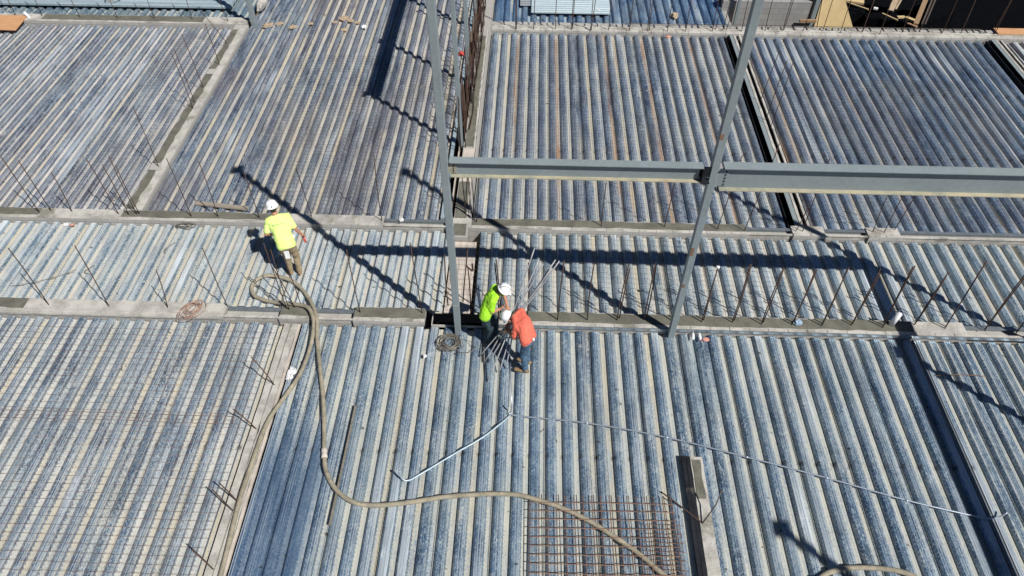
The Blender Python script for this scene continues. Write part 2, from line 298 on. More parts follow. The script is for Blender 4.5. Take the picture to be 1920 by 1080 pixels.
TOP_RIGHT = [(-0.59, 22.04, 0.01, 0.0, 1.22), (-0.0, 22.07, 0.04, 0.0, 1.22), (0.71, 22.09, -0.0, -0.0, 1.25), (1.23, 22.08, -0.01, -0.0, 1.24), (1.85, 22.06, -0.01, -0.0, 1.2), (1.87, 22.06, 0.07, 0.0, 1.2), (2.44, 22.09, -0.03, -0.0, 1.25), (3.11, 22.08, 0.02, 0.0, 1.3), (3.7, 22.06, -0.05, -0.0, 1.29), (4.34, 22.09, -0.0, -0.0, 1.23), (4.93, 22.11, -0.02, -0.0, 1.29), (5.79, 22.14, -0.01, -0.0, 1.32), (5.91, 22.22, 0.09, 0.0, 1.32), (6.15, 22.22, 0.03, 0.0, 1.25), (6.26, 22.23, 0.15, 0.01, 1.2), (6.75, 22.18, -0.04, -0.0, 1.29), (7.51, 22.21, -0.03, -0.0, 1.24), (8.08, 22.23, -0.0, -0.0, 1.29), (8.74, 22.25, 0.02, 0.0, 1.29), (9.38, 22.27, -0.03, -0.0, 1.32), (9.93, 22.19, -0.04, -0.0, 1.34), (10.62, 22.22, -0.04, -0.0, 1.34), (11.19, 22.17, -0.09, -0.0, 1.4), (11.92, 22.26, -0.02, -0.0, 1.37), (12.48, 22.32, 0.03, 0.0, 1.32), (13.19, 22.24, -0.02, -0.0, 1.37), (13.8, 22.27, -0.1, -0.0, 1.37), (14.82, 22.27, 0.04, 0.0, 1.25), (14.89, 22.27, -0.02, -0.0, 0.94)]
COLUMN_CLUSTER = [(-1.67, 10.07, 0.03, 0.0, 1.61), (-1.36, 10.18, 0.17, 0.01, 1.66), (-1.18, 9.93, 0.0, 0.0, 1.42), (-0.57, 9.73, -0.06, -0.0, 1.75), (-0.52, 9.7, -0.08, -0.0, 1.88), (0.02, 9.72, 0.0, 0.0, 1.78)]
CAGE = [(-1.78, 23.38, -0.02, -0.0, 1.44), (-1.94, 23.26, -0.03, -0.0, 1.4), (-1.81, 22.85, 0.04, 0.0, 1.45), (-1.9, 22.74, 0.02, 0.0, 1.42), (-1.74, 22.34, -0.06, -0.0, 1.47), (-1.93, 22.23, -0.02, -0.0, 1.43), (-1.81, 21.84, -0.01, -0.0, 1.48), (-1.96, 21.73, 0.09, 0.0, 1.44), (-1.75, 21.3, 0.02, 0.0, 1.5), (-1.92, 21.19, -0.04, -0.0, 1.46), (-1.81, 20.73, 0.05, 0.0, 1.51), (-1.93, 20.63, 0.06, 0.0, 1.48), (-1.76, 20.18, -0.07, -0.0, 1.53), (-1.95, 20.08, 0.04, 0.0, 1.5), (-1.8, 19.62, -0.01, -0.0, 1.55), (-1.96, 19.53, -0.02, -0.0, 1.52), (-1.77, 19.03, 0.03, 0.0, 1.57), (-1.96, 18.93, 0.01, 0.0, 1.54), (-1.78, 18.39, 0.0, 0.0, 1.6), (-1.94, 18.3, 0.06, 0.0, 1.56), (-1.83, 17.72, 0.03, 0.0, 1.62), (-1.97, 17.64, 0.03, 0.0, 1.59), (-1.87, 17.04, 0.05, 0.0, 1.65), (-1.96, 16.95, -0.02, -0.0, 1.62), (-1.88, 16.33, 0.1, 0.0, 1.68), (-2.0, 16.25, 0.07, 0.0, 1.65), (-1.85, 15.66, 0.04, 0.0, 1.72), (-1.96, 15.58, 0.0, 0.0, 1.68)]
CAGE_NEAR = [(-1.53, 13.03, -0.05, -0.0, 1.6), (-1.53, 13.18, 0.15, 0.01, 1.55), (-1.38, 13.0, -0.03, -0.0, 1.43), (-1.3, 12.81, -0.01, -0.0, 1.4), (-1.24, 12.7, 0.11, 0.0, 1.41)]
HOSE = [(2.961, 4.012, 0.045), (2.313, 4.501, 0.045), (1.958, 4.818, 0.045), (1.627, 5.057, 0.045), (1.198, 5.338, 0.045), (0.753, 5.561, 0.045), (0.298, 5.711, 0.045), (-0.072, 5.797, 0.045), (-0.442, 5.804, 0.045), (-0.902, 5.768, 0.045), (-1.358, 5.713, 0.045), (-1.808, 5.619, 0.045), (-2.257, 5.546, 0.045), (-2.621, 5.523, 0.045), (-2.956, 5.6, 0.045), (-3.249, 5.818, 0.045), (-3.461, 6.118, 0.045), (-3.576, 6.484, 0.045), (-3.788, 7.442, 0.045), (-4.058, 8.367, 0.045), (-4.256, 9.034, 0.045), (-4.347, 9.504, 0.16), (-4.568, 9.992, 0.1), (-4.922, 10.479, 0.045), (-5.212, 10.708, 0.045), (-5.539, 10.827, 0.045), (-5.779, 10.835, 0.045), (-5.961, 10.714, 0.045), (-6.016, 10.488, 0.045), (-5.905, 10.256, 0.045), (-5.71, 10.139, 0.045), (-5.397, 10.053, 0.05), (-4.939, 9.926, 0.16), (-4.624, 9.827, 0.2), (-4.445, 9.583, 0.2), (-4.389, 9.337, 0.1), (-4.367, 8.796, 0.045), (-4.423, 8.199, 0.045), (-4.583, 7.692, 0.045), (-4.756, 7.173, 0.045), (-4.809, 6.738, 0.045), (-4.824, 6.228, 0.045), (-4.842, 5.565, 0.045), (-4.79, 4.633, 0.045), (-4.77, 4.202, 0.045), (-4.756, 3.832, 0.045)]
HOSE2 = [(4.408, 4.222, 0.045), (4.824, 4.552, 0.045), (5.037, 4.653, 0.045), (5.309, 4.713, 0.045), (5.722, 4.727, 0.045), (6.132, 4.681, 0.045), (6.385, 4.554, 0.045), (6.585, 4.296, 0.045)]
CONDUIT_LONG = [(-0.22, 7.481, 0.28), (-0.229, 7.469, 0.1), (-0.157, 7.411, 0.03), (1.182, 7.294, 0.03), (2.643, 7.036, 0.03), (4.039, 6.678, 0.03), (5.373, 6.314, 0.03), (6.643, 5.934, 0.03), (7.598, 5.705, 0.03), (7.888, 5.648, 0.03), (8.074, 5.659, 0.06), (8.208, 5.712, 0.14)]
CONDUIT_SHORT = [(-2.128, 6.057, 0.28), (-2.106, 6.021, 0.1), (-1.999, 6.011, 0.03), (-1.781, 6.152, 0.03), (-1.249, 6.551, 0.03), (-0.741, 6.92, 0.03), (-0.363, 7.287, 0.03), (-0.248, 7.419, 0.03)]
# ------------------------------------------------------------ setting: earth and ribbed deck floors
g = MB(); g.box(-900, 900, -900, 900, -5, -4); tag(g.build('ground', 'dirt'), 'bare brown earth floor far below the deck', None, None, 'structure')

def deck(name, label, mat, x0, x1, y0, y1, ph, z=0.):
    P = [(0, -.076), (.004, -.038), (.040, 0), (.080, 0), (.084, .005), (.091, .005), (.095, 0), (.122, 0), (.126, .005), (.133, .005), (.137, 0), (.172, 0), (.204, -.076), (.250, -.076), (.253, -.073), (.256, -.076)]
    xs = []
    k = math.floor((x0-ph)/PITCHX)-1
    while ph+k*PITCHX < x1+.4:
        sh = (k//3*37 % 11-5)*.0006
        for a, b in P: xs.append((ph+k*PITCHX+a, b+sh+z))
        if k % 3 == 0: xs += [(ph+k*PITCHX+.272, -.076+z), (ph+k*PITCHX+.274, -.058+z), (ph+k*PITCHX+.279, -.058+z), (ph+k*PITCHX+.281, -.076+z)]   # side lap seam
        k += 1
    xs = [p for p in xs if x0 <= p[0] <= x1]
    ny = max(2, int((y1-y0)/.6)); v = []; f = []
    n = len(xs)
    for j in range(ny+1):
        y = y0+(y1-y0)*j/ny
        for i, (x, zz) in enumerate(xs):
            wob = .006*noise.noise(Vector((x*.9, y*.5, 3))); wz = .004*noise.noise(Vector((x*1.7, y*.6, 9)))
            yy = y
            if j in (0, ny): yy += .012*noise.noise(Vector((math.floor((x-ph)/.9144)*3.3, j, 1)))
            v.append((x+wob, yy, zz+wz))
    for j in range(ny):
        for i in range(n-1): f.append((j*n+i, j*n+i+1, (j+1)*n+i+1, (j+1)*n+i))
    # underside sheet keeps the floor from being paper thin
    m = MB(); m.v = v; m.f = f
    o = len(m.v)
    m.box(x0, x1, y0+.02, y1-.02, z-.10, z-.085)
    return tag(m.build(name, mat), label, None, None, 'structure')

deck('deck_floor', 'ribbed galvanised deck filling the near centre and right, with hose and conduit lying on it', NEAR_, -4.69, 7.945, .5, 9.53, .125)
deck('deck_floor', 'ribbed galvanised deck at the near right beyond the wide shadow', NEAR_, 8.03, 19.5, .5, 9.53, .03)
deck('deck_floor', 'ribbed deck under rusty mesh at the near left', NEARL, -19.5, -5.12, .5, 9.53, .29)
deck('deck_floor', 'pale ribbed deck of the corridor left of the tall post', MID_, -19.5, -1.80, 9.97, 12.47, .181)
deck('deck_floor', 'pale ribbed deck of the corridor right of the tall post', MID_, -1.13, 19.5, 9.97, 12.47, .065)
deck('deck_floor', 'ribbed deck in the upper left corner bay', FARLL, -21.5, -9.80, 12.86, 22.0, .15)
deck('deck_floor', 'streaky ribbed deck of the far left bay behind the man walking', FARL, -9.32, -2.12, 12.86, 26.5, .017)
deck('deck_floor', 'ribbed deck with rust streaks in the far centre bay', FARC, -1.36, 6.16, 12.86, 22.0, .21)
deck('deck_floor', 'dark blue ribbed deck with embossed webs in the far right bay', FARR, 6.80, 14.45, 12.86, 22.0, .17)
deck('deck_floor', 'ribbed deck at the right edge beyond the far steel joist', FARL, 15.15, 21.5, 12.86, 22.0, .11)
deck('deck_floor', 'new blue ribbed deck behind the far block wall', TOPD, -1.36, 6.40, 22.62, 26.5, .21)
deck('deck_floor', 'strip of ribbed deck behind the upper left wall', TOPL, -21.5, -9.45, 22.52, 26.5, .12)

# ------------------------------------------------------------ block walls with grouted tops
def jag(x0, x1, y0, y1, along='x', amp=.02, step=.06, seed=1):
    """outline of a troweled strip with uneven long edges"""
    n = max(2, int((x1-x0)/step)); lo = []; hi = []
    for i in range(n+1):
        x = x0+(x1-x0)*i/n
        e = 1 if 0 < i < n else .2
        lo.append((x, y0+amp*e*noise.noise(Vector((x*3.1, seed*5.3, 0)))*1.6)); hi.append((x, y1+amp*e*noise.noise(Vector((x*3.7, seed*5.3+40, 0)))*1.6))
    P = lo+hi[::-1]
    return P if along == 'x' else [(b, a) for a, b in P][::-1]
ZT = .10
def xwall(label, segs, y0, y1, mat='block', back=None):
    xa = segs[0][0]; xb = segs[-1][1]
    t = thing('block_wall', ((xa+xb)/2, (y0+y1)/2, -4), label, 'wall')
    m = MB()
    cur = None; runs = []
    for s in segs:
        solid = s[2] != 'o'; top = {'s': -.03}.get(s[2], ZT)
        if solid: m.box(s[0], s[1], y0+(0 if s[2] != 's' else .05), y1-(0 if s[2] != 's' else .0), -3.99, top)
    m.build('blockwork', mat, t)
    k = 0
    for a, b, kind in segs:
        k += 1
        if kind == 'g': q = MB(); q.prism(jag(a, b, y0+.105, y1-.012, seed=k+y0, amp=.022), ZT, ZT+.006); q.build('grout', 'grout', t)
        if kind in 'gc':
            q = MB(); x = a+.01
            while x < b-.05:
                e = min(x+.388+rnd.uniform(-.01, .006), b-.006); q.prism(jag(x, e, y0+.008, y0+.085, seed=x, amp=.016, step=.05), ZT, ZT+.008+rnd.uniform(0, .006)); x = e+rnd.uniform(.008, .016)
            q.build('block_edges', 'cement', t)
        if kind == 'c': q = MB(); q.prism(jag(a, b, y0+.10, y1-.01, seed=k+y0, amp=.015), ZT, ZT+.003); q.build('cement_top', 'cement', t)
        if kind == 's':
            q = MB(); q.box(a+.01, b-.01, y0+.03, y0+.085, ZT-.03, ZT-.016); q.box(a+.01, b-.01, y0+.052, y0+.062, -.2, ZT-.03); q.build('lower_angle', 'cement', t)
            q = MB(); q.box(a+.02, b-.02, y1-.15, y1-.06, ZT-.04, ZT-.026); q.box(a+.02, b-.02, y1-.112, y1-.098, -.2, ZT-.04); q.build('upper_angle', 'galv', t)
    return t
n1 = xwall('near long block wall with fresh grout between near deck and corridor', [(-19.5, -11.35, 'c'), (-11.35, -10.65, 'g'), (-10.65, -6.35, 'c'), (-6.35, -5.18, 's'), (-5.18, -4.55, 'g'), (-4.55, -3.62, 's'), (-3.62, -2.12, 'g'), (-2.12, -.92, 'o'), (-.92, 8.02, 'g'), (8.02, 9.1, 'c'), (9.1, 11.2, 's'), (11.2, 19.5, 'c')], 9.56, 9.95)
q = MB(); q.box(-.70, 14, 9.538, 9.557, .04, .118); q.build('edge_angle', 'galv', n1)
q = MB(); q.box(-19.5, -6.4, 9.538, 9.557, .05, .104); q.build('edge_form', 'cement', n1)
n2 = xwall('middle long block wall with grout between corridor and far decks', [(-19.5, -13, 'c'), (-13, -11.75, 'g'), (-11.75, -9.75, 'c'), (-9.75, -6.0, 'g'), (-6.0, -3.45, 'c'), (-3.45, -1.95, 's'), (-1.95, -1.35, 'c'), (-1.35, 5.12, 'g'), (5.12, 6.2, 's'), (6.2, 6.95, 'c'), (6.95, 7.95, 's'), (7.95, 8.7, 'c'), (8.7, 19.5, 's')], 12.49, 12.84)
n3 = xwall('upper left block wall with a thin line of grout', [(-21.5, -16.3, 'c'), (-16.3, -10.9, 'g'), (-10.9, -9.45, 'c')], 22.03, 22.5)
# far right wall : front cap with mortar scallops, hollow course behind
t = thing('block_wall', (6, 22.3, -4), 'far pale block wall along the open pit and the new blue deck', 'wall')
m = MB(); m.box(-1.40, 21.5, 22.02, 22.62, -3.99, .02); m.build('blockwork', 'block', t)
m = MB()
x = -1.38
while x < 21.4:
    m.box(x+.004, min(x+.396, 21.45), 22.02, 22.20, .021, ZT+.012*(noise.noise(Vector((x, 0, 0))))); x += .4
m.build('front_course', 'cement', t, bevel=.006)
m = MB(); x = -1.38
while x < 21.3:
    l = (.36, .14)[int(x*1.3) % 3 == 0]
    m.box(x, min(x+l, 21.45), 22.42, 22.60, .021, .075); x += l+.06
m.build('back_course', 'block', t, bevel=.004)
q = MB(); q.prism(jag(-1.3, 21, 22.19, 22.30, seed=77, amp=.035, step=.05), .022, ZT+.02); q.build('mortar', 'cement', t)
q = MB(); q.tube([(3, 22.50, .14), (14.6, 22.52, .14)], .012); q.build('horizontal_bar', 'rebar_grey', t)
# cross walls
def ywall(label, parts, loc, name='cross_wall', cat='wall'):
    t = thing(name, loc, label, cat)
    for pn, mat, x0, x1, y0, y1, z0, z1, j in parts:
        q = MB()
        if j: q.prism(jag(y0, y1, x0, x1, 'y', amp=j, seed=x0*3), z0, z1)
        else: q.box(x0, x1, y0, y1, z0, z1)
        q.build(pn, mat, t)
    return t
ywall('cement-covered cross wall between the two far left bays', [
    ('blockwork', 'block', -9.78, -9.34, 12.85, 22.02, -3.99, .085, 0), ('cement_top', 'cement', -9.545, -9.36, 12.87, 22.0, .086, .094, .03),
    ('grout', 'grout', -9.77, -9.57, 12.9, 14.4, .086, .096, .035), ('grout', 'grout', -9.77, -9.57, 14.7, 19.0, .086, .096, .035), ('grout', 'grout', -9.77, -9.57, 19.3, 21.7, .086, .096, .035)], (-9.56, 17, -4))
ywall('tall-dowelled cross wall with dark slot running from the corridor to the far wall', [
    ('blockwork', 'block', -1.785, -1.38, 12.86, 24.5, -3.99, .08, 0), ('side_plate', 'galv_clean', -2.118, -2.03, 12.9, 26, -.03, .035, 0), ('slot_shade', 'dark', -2.026, -1.79, 12.9, 26, -.42, -.40, 0), ('slot_bar', 'cement_warm', -1.905, -1.88, 12.9, 16.5, -.35, .05, 0),  # near-black sheet in the slot stands in for its shade
    ('cement_top', 'cement_warm', -1.77, -1.44, 12.9, 15.6, .081, .090, .02), ('grout', 'grout', -1.74, -1.52, 15.7, 21.6, .081, .094, .03), ('grout', 'grout', -1.75, -1.49, 12.86, 14.2, .091, .108, .015),
    ('cement_edge', 'cement', -1.515, -1.455, 15.6, 22, .081, .10, .02), ('edge_blocks', 'block', -1.45, -1.385, 12.9, 22, .081, .115, .004)], (-1.62, 17, -4))
ywall('stub end of the cross wall poking into the corridor with a grey block face', [
    ('blockwork', 'block', -1.78, -1.42, 12.16, 12.48, -1, .105, 0), ('grout', 'grout', -1.76, -1.46, 12.22, 12.62, .108, .116, .01)], (-1.6, 12.3, -1), 'wall_stub')
ywall('flat cream infill strip with wire mesh across the corridor', [
    ('plate', 'cement_warm', -1.76, -1.20, 9.97, 12.15, -.06, -.03, 0)], (-1.48, 11, -.1), 'infill_strip', 'infill strip')
def joist(label, x, y0, y1):
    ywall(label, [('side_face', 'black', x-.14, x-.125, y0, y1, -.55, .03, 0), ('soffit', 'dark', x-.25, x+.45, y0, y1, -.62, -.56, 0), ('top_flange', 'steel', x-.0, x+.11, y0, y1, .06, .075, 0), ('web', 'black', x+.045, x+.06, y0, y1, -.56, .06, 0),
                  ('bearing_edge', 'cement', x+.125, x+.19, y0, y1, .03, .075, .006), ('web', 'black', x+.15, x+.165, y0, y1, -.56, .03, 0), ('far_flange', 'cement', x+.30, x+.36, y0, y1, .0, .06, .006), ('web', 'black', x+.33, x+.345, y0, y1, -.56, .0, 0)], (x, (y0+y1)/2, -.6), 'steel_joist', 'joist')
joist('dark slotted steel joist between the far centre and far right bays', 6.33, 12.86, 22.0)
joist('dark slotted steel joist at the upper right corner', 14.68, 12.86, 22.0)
ywall('cracked cement-topped beam between the near left deck and the hose', [
    ('web', 'dark', -5.10, -4.71, .5, 9.5, -.5, -.12, 0), ('cracked_board', 'cement', -5.055, -4.925, .5, 9.5, -.02, .022, .006), ('cracked_board', 'cement', -4.905, -4.775, .5, 9.5, -.02, .018, .014), ('edge_strip', 'cement_warm', -4.765, -4.715, .5, 9.5, -.03, .008, .006)], (-4.9, 5, -.5), 'capped_beam', 'beam')
ywall('thin bright flashing angle along the right side of the wide shadow', [
    ('upstand', 'galv', 7.975, 7.985, .5, 9.53, -.06, .022, .002), ('base_leg', 'galv', 7.95, 8.028, .5, 9.53, -.02, -.008, .002)], (7.95, 5, -.08), 'flashing_angle', 'flashing')
ywall('black slotted channel beside a cement strip at the bottom right of the mesh mat', [
    ('channel', 'black', 2.86, 2.93, .5, 6.66, -.02, .045, 0), ('channel', 'black', 2.94, 3.01, .5, 6.66, -.02, .03, .004), ('cement_strip', 'cement', 3.02, 3.24, .5, 6.66, -.02, .014, .008), ('grout', 'grout', 3.04, 3.19, 5.85, 6.6, .015, .022, .02)], (3.05, 3, -.05), 'slotted_channel', 'channel')

# pocket for the left post
t = thing('column_pocket', (-1.5, 9.75, -.5), 'black rectangular opening in the near wall around the left post', 'opening')
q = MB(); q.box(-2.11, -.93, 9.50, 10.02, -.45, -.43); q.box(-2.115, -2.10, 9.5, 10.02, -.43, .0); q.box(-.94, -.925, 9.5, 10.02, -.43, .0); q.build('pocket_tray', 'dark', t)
q = MB(); q.box(-1.96, -.86, 9.545, 9.56, -.02, .05); q.box(-1.975, -1.962, 9.545, 9.95, -.02, .05); q.build('pocket_rim', 'cement', t)

# ------------------------------------------------------------ structural frame
def column(label, x, y, h, w_=.127, loc0=-.08, plate=True, beamz=None, grp='square steel columns'):
    t = thing('steel_column', (x, y, loc0), label, 'column', grp)
    q = MB(); q.box(x-w_/2, x+w_/2, y-w_/2, y+w_/2, loc0, h); q.build('shaft', 'steel', t, bevel=.01)
    q = MB(); q.box(x-.15, x+.15, y-.15, y+.15, h+.001, h+.019); q.build('cap_plate', 'steel', t)
    if plate: q = MB(); q.box(x-.064, x+.064, y-.0645, y+.0645, .38, .383); 
    return t
BY = 9.42
cl = column('tall grey steel column on the left carrying the end of the overhead beam', -1.40, BY, 9.4)
cr = column('tall grey steel column on the right where both overhead beams meet', 3.0, BY+.04, 9.4)
c3 = column('tall grey steel column beyond the right edge of the photo at the end of the right beam', 10.55, BY, 9.4)
column('steel column beyond the right edge carrying the shaded cross beam', 10.55, 6.75, 4.42)
column('tall steel column beyond the lower right corner', 10.55, .15, 9.4)
column('second grey post behind the left column, nearest of the row on the cross wall', -1.86, 15.85, 4.42, .11)
column('third grey post in the row along the far cross wall', -1.88, 18.95, 4.42, .11)
column('fourth and farthest grey post beside the far wall corner', -1.90, 22.25, 4.42, .11)
column('short grey post at the upper left wall corner casting a shadow on the stacked sheets', -9.2, 22.2, 4.3, .15)
def ibeam(label, a, b, z, d, wf, tf=.014, mud=True, cope=None):
    a = Vector((*a, z)); b = Vector((*b, z)); t = thing('steel_beam', tuple((a+b)/2), label, 'beam', 'overhead steel beams')
    dr = (b-a).normalized(); s = Vector((-dr.y, dr.x, 0)); mid = (a+b)/2; h = (b-a)/2
    q = MB(); q.obox(mid+Vector((0, 0, -tf/2)), h, s*wf/2, (0, 0, tf/2)); q.build('top_flange', 'steel', t)
    q = MB(); q.obox(mid+Vector((0, 0, -d/2)), h, s*.005, (0, 0, d/2-tf)); q.build('web', 'steel', t)
    q = MB(); q.obox(mid+Vector((0, 0, -d+tf/2)), h, s*wf/2, (0, 0, tf/2)); q.build('bottom_flange', 'steel_mud' if mud else 'steel', t)
    return t
bl = ibeam('shallower overhead steel beam between the left and right columns with a muddy lower flange', (-1.30, BY), (2.80, BY), 4.43, .30, .165)
br = ibeam('deeper overhead steel beam running right from the right column to the photo edge', (3.13, BY), (10.48, BY), 4.44, .46, .19)
ibeam('overhead cross beam beyond the right edge casting the wide shadow', (10.58, 9.34), (10.58, .22), 4.44, .35, .165, mud=False)
ibeam('overhead cross beam above the far post row, out of the photo top', (-1.86, 15.92), (-1.90, 26), 4.44, .46, .19, mud=False)
# connection pieces on the left beam's right end and the right beam's left end
q = MB(); q.obox((2.86, BY, 4.30), (.10, 0, 0), (0, .006, 0), (0, 0, .10)); q.build('shear_tab', 'black', bl)
q = MB(); q.obox((2.87, BY-.03, 4.13), (.07, 0, 0), (0, .07, 0), (0, 0, .006)); q.obox((2.80, BY-.05, 4.28), (.006, 0, 0), (0, .05, 0), (0, 0, .13)); q.build('seat_bracket', 'black', bl)
q = MB(); q.obox((-1.27, BY-.012, 4.28), (.07, 0, 0), (0, .006, 0), (0, 0, .11)); q.build('shear_tab', 'steel_mud', bl)
q = MB(); q.obox((3.15, BY-.012, 4.20), (.09, 0, 0), (0, .006, 0), (0, 0, .17)); q.build('shear_tab', 'steel', br)
for k in range(5):
    q = MB(); q.lathe((3.19, BY-.018, 4.33-.065*k), [(.013, 0), (.013, .014), (.006, .018)], 8, (0, -1, 0)); q.build('bolt', 'black', br)
    q = MB(); q.lathe((-1.25, BY-.018, 4.36-.04*k), [(.009, 0), (.009, .012)], 8, (0, -1, 0)); q.build('bolt', 'black', bl)
for z_ in (3.9, .9): q = MB(); q.box(-1.4-.0655, -1.4+.0655, BY-.0655, BY+.0655, z_, z_+.004); q.build('weld_band', 'cement', cl)
q = MB(); q.box(3-.0655, 3+.0655, BY+.04-.0655, BY+.04+.0655, .62, .626); q.build('weld_band', 'galv', cr)
for z_, h_ in ((4.95, .10), (1.55, .09), (2.4, .2)):
    q = MB(); q.prism(jag(2.94, 3.0, BY+.04-.067, BY+.04-.0638, amp=.0), z_, z_+h_); q.build('rust_patch', 'rust_bright', cr)
# overlapping temporary brace fixed to the far posts
t = thing('angle_brace', (-2.1, 22, 1), 'short dark diagonal brace beside the farthest post', 'brace'); q = MB(); q.beam((-2.6, 22.3, 2.1), (-1.98, 22.2, 1.2), .06, .06); q.build('brace_angle', 'black', t)
q = MB(); q.beam((-1.99, 22.18, 1.3), (-1.99, 22.18, .3), .05, .05); q.build('brace_leg', 'rebar_grey', t)

# ------------------------------------------------------------ reinforcing bars
def rebar(x, y, dx, dy, h, z0, label, grp, mat='rust', r=.0105, bow=0.):
    pts = [(x, y, z0-.02)]
    bx = rnd.uniform(-.02, .02)
    for k in (1, 2, 3): pts.append((x+dx*k/3+bx*math.sin(math.pi*k/3), y+dy*k/3, z0+(h-z0)*k/3))
    q = MB(); q.tube(pts, r, 6); o = q.build('rebar_dowel', mat, None, True, loc=(x, y, z0))
    return tag(o, label, 'rebar', grp)
def row(bars, where, grp, mat='rust', pair=None, hmin=None, r=.0105, z0=ZT+.003, frm='left'):
    out = []
    for i, (x, y, dx, dy, h) in enumerate(bars):
        nm = ORD[i]
        if hmin: h = max(h, hmin)
        p = pair and pair(i)
        o = rebar(x, y, dx, dy, h, z0, f'front bar, {nm} pair from the {frm}, {where}' if p else f'{nm} rusty dowel from the {frm}, {where}', grp, mat, r)
        if p: rebar(x+rnd.uniform(.035, .06), y+.05, dx+rnd.uniform(-.04, .05), dy, h-rnd.uniform(.02, .18), z0, f'rear bar, {nm} pair from the {frm}, {where}', grp, mat, r)
        out.append(o)
    return out
row(NEAR_LEFT, 'near wall left of the black opening', 'dowels in the near wall')
nr = row(NEAR_RIGHT, 'near wall right of the men', 'dowels in the near wall', pair=lambda i: i >= 2, r=.0125)
row(MID_LEFT, 'middle wall near the walking man', 'dowels in the middle wall')
row(MID_RIGHT, 'middle wall below the beams', 'dowels in the middle wall')
row(FARWALL_LEFT, 'on the far left cross wall', 'dowels in the far left cross wall', frm='far end')
row(CROSS_RIGHT, 'beside the far right joist', 'dowels beside the far right joist', z0=.06)
row(TOP_LEFT, 'upper left wall', 'dowels in the upper left wall', hmin=1.75)
row(TOP_RIGHT, 'far pale wall', 'dowels in the far pale wall', hmin=1.8, pair=lambda i: i in (0, 3, 8, 17, 21, 24, 26), r=.012)
row(COLUMN_CLUSTER, 'around the left column foot', 'dowels around the left column', r=.013)
CAGE = [(x+.12, y, dx, dy, h) for x, y, dx, dy, h in CAGE]
row(CAGE, 'dense cage on the cross wall', 'dowels of the cage on the cross wall', frm='far end', r=.013)
row(CAGE_NEAR, 'near end of the cross wall', 'dowels at the near end of the cross wall', 'rebar_grey', r=.012)
for k in range(30):
    y = 15.6+k*.285+rnd.uniform(-.1, .1); x = rnd.choice((-1.84, -1.76, -1.68))+rnd.uniform(-.03, .03)
    q = MB(); a = Vector((x, y, .09)); hh = rnd.uniform(.7, 1.7); b = a+Vector((rnd.uniform(-.12, .10), rnd.uniform(-.25, .25), hh)); m_ = a.lerp(b, .5)+Vector((rnd.uniform(-.04, .04), 0, 0)); q.tube([a, m_, b], .012, 6, True)
    o = q.build('rebar_dowel', 'rust' if k % 3 else 'rebar_grey', None, True, loc=tuple(a)); tag(o, f'leaning thin bar, {ORD[k]} from the near end of the dense cage', 'rebar', 'leaning bars in the cage on the cross wall')
for k, (x, z) in enumerate(((-1.86, .16), (-1.76, .13), (-1.64, .14), (-1.8, .34))):
    q = MB(); y = 16.4; pts = []
    while y < 24.2: pts.append((x+rnd.uniform(-.03, .03), y, z+rnd.uniform(-.02, .03))); y += .9
    q.tube(pts, .012, 6); tag(q.build('rebar_rail', 'rust', None, True), f'long rusty bar lying along the far cross wall, {ORD[k]} of four from the left' if k < 3 else 'raised long rusty bar tied to the cage on the far cross wall', 'rebar', 'bars lying along the cross wall')
for k, (a, b) in enumerate((((-1.38, 11.35, .0), (-1.22, 11.18, .0)), ((-1.24, 11.42, .0), (-1.21, 11.2, .0)))):
    q = MB(); q.tube([a, b], .012); tag(q.build('rebar_offcut', 'rust', None, True), ['lower', 'upper'][k]+' short bent bar end on the cream infill strip', 'rebar')
q = MB(); q.tube(smooth_path([(2.42, 5.95, .03), (2.68, 5.72, .05), (3.04, 5.42, .03)], 3), .012); tag(q.build('rebar_offcut', 'rust', None, True), 'dark bent bar crossing the black channel from the mesh mat', 'rebar')
q = MB(); q.tube([(3.06, 5.40, .03), (3.26, 5.60, .3), (3.33, 5.75, .52)], .012); tag(q.build('rebar_offcut', 'rebar_grey', None, True), 'short bar standing in a V from the cement strip', 'rebar')
for k, (x, y, dx, dy, h) in enumerate(((-4.86, 7.95, -.30, .12, .75), (-4.93, 6.95, -.35, .12, .5), (-4.90, 5.35, -.22, .1, .6), (-4.84, 5.5, -.18, .05, .62), (-4.92, 4.35, -.22, .1, .55))):
    rebar(x, y, dx, dy, h, .0, f'{ORD[k]} leaning bar from the far end of the cracked capped beam', 'bars leaning out of the capped beam', 'rust', .011)
# plastic caps
for k, (x, y, z, lab) in enumerate(((3.66, 9.77, 1.74, 'white plastic cap on the tip of a dowel right of the right column'),)):
    q = MB(); q.lathe((x, y, z-.03), [(.018, 0), (.03, .01), (.034, .05), (.01, .056)], 10); q.build('rebar_cap', 'white', nr[5])

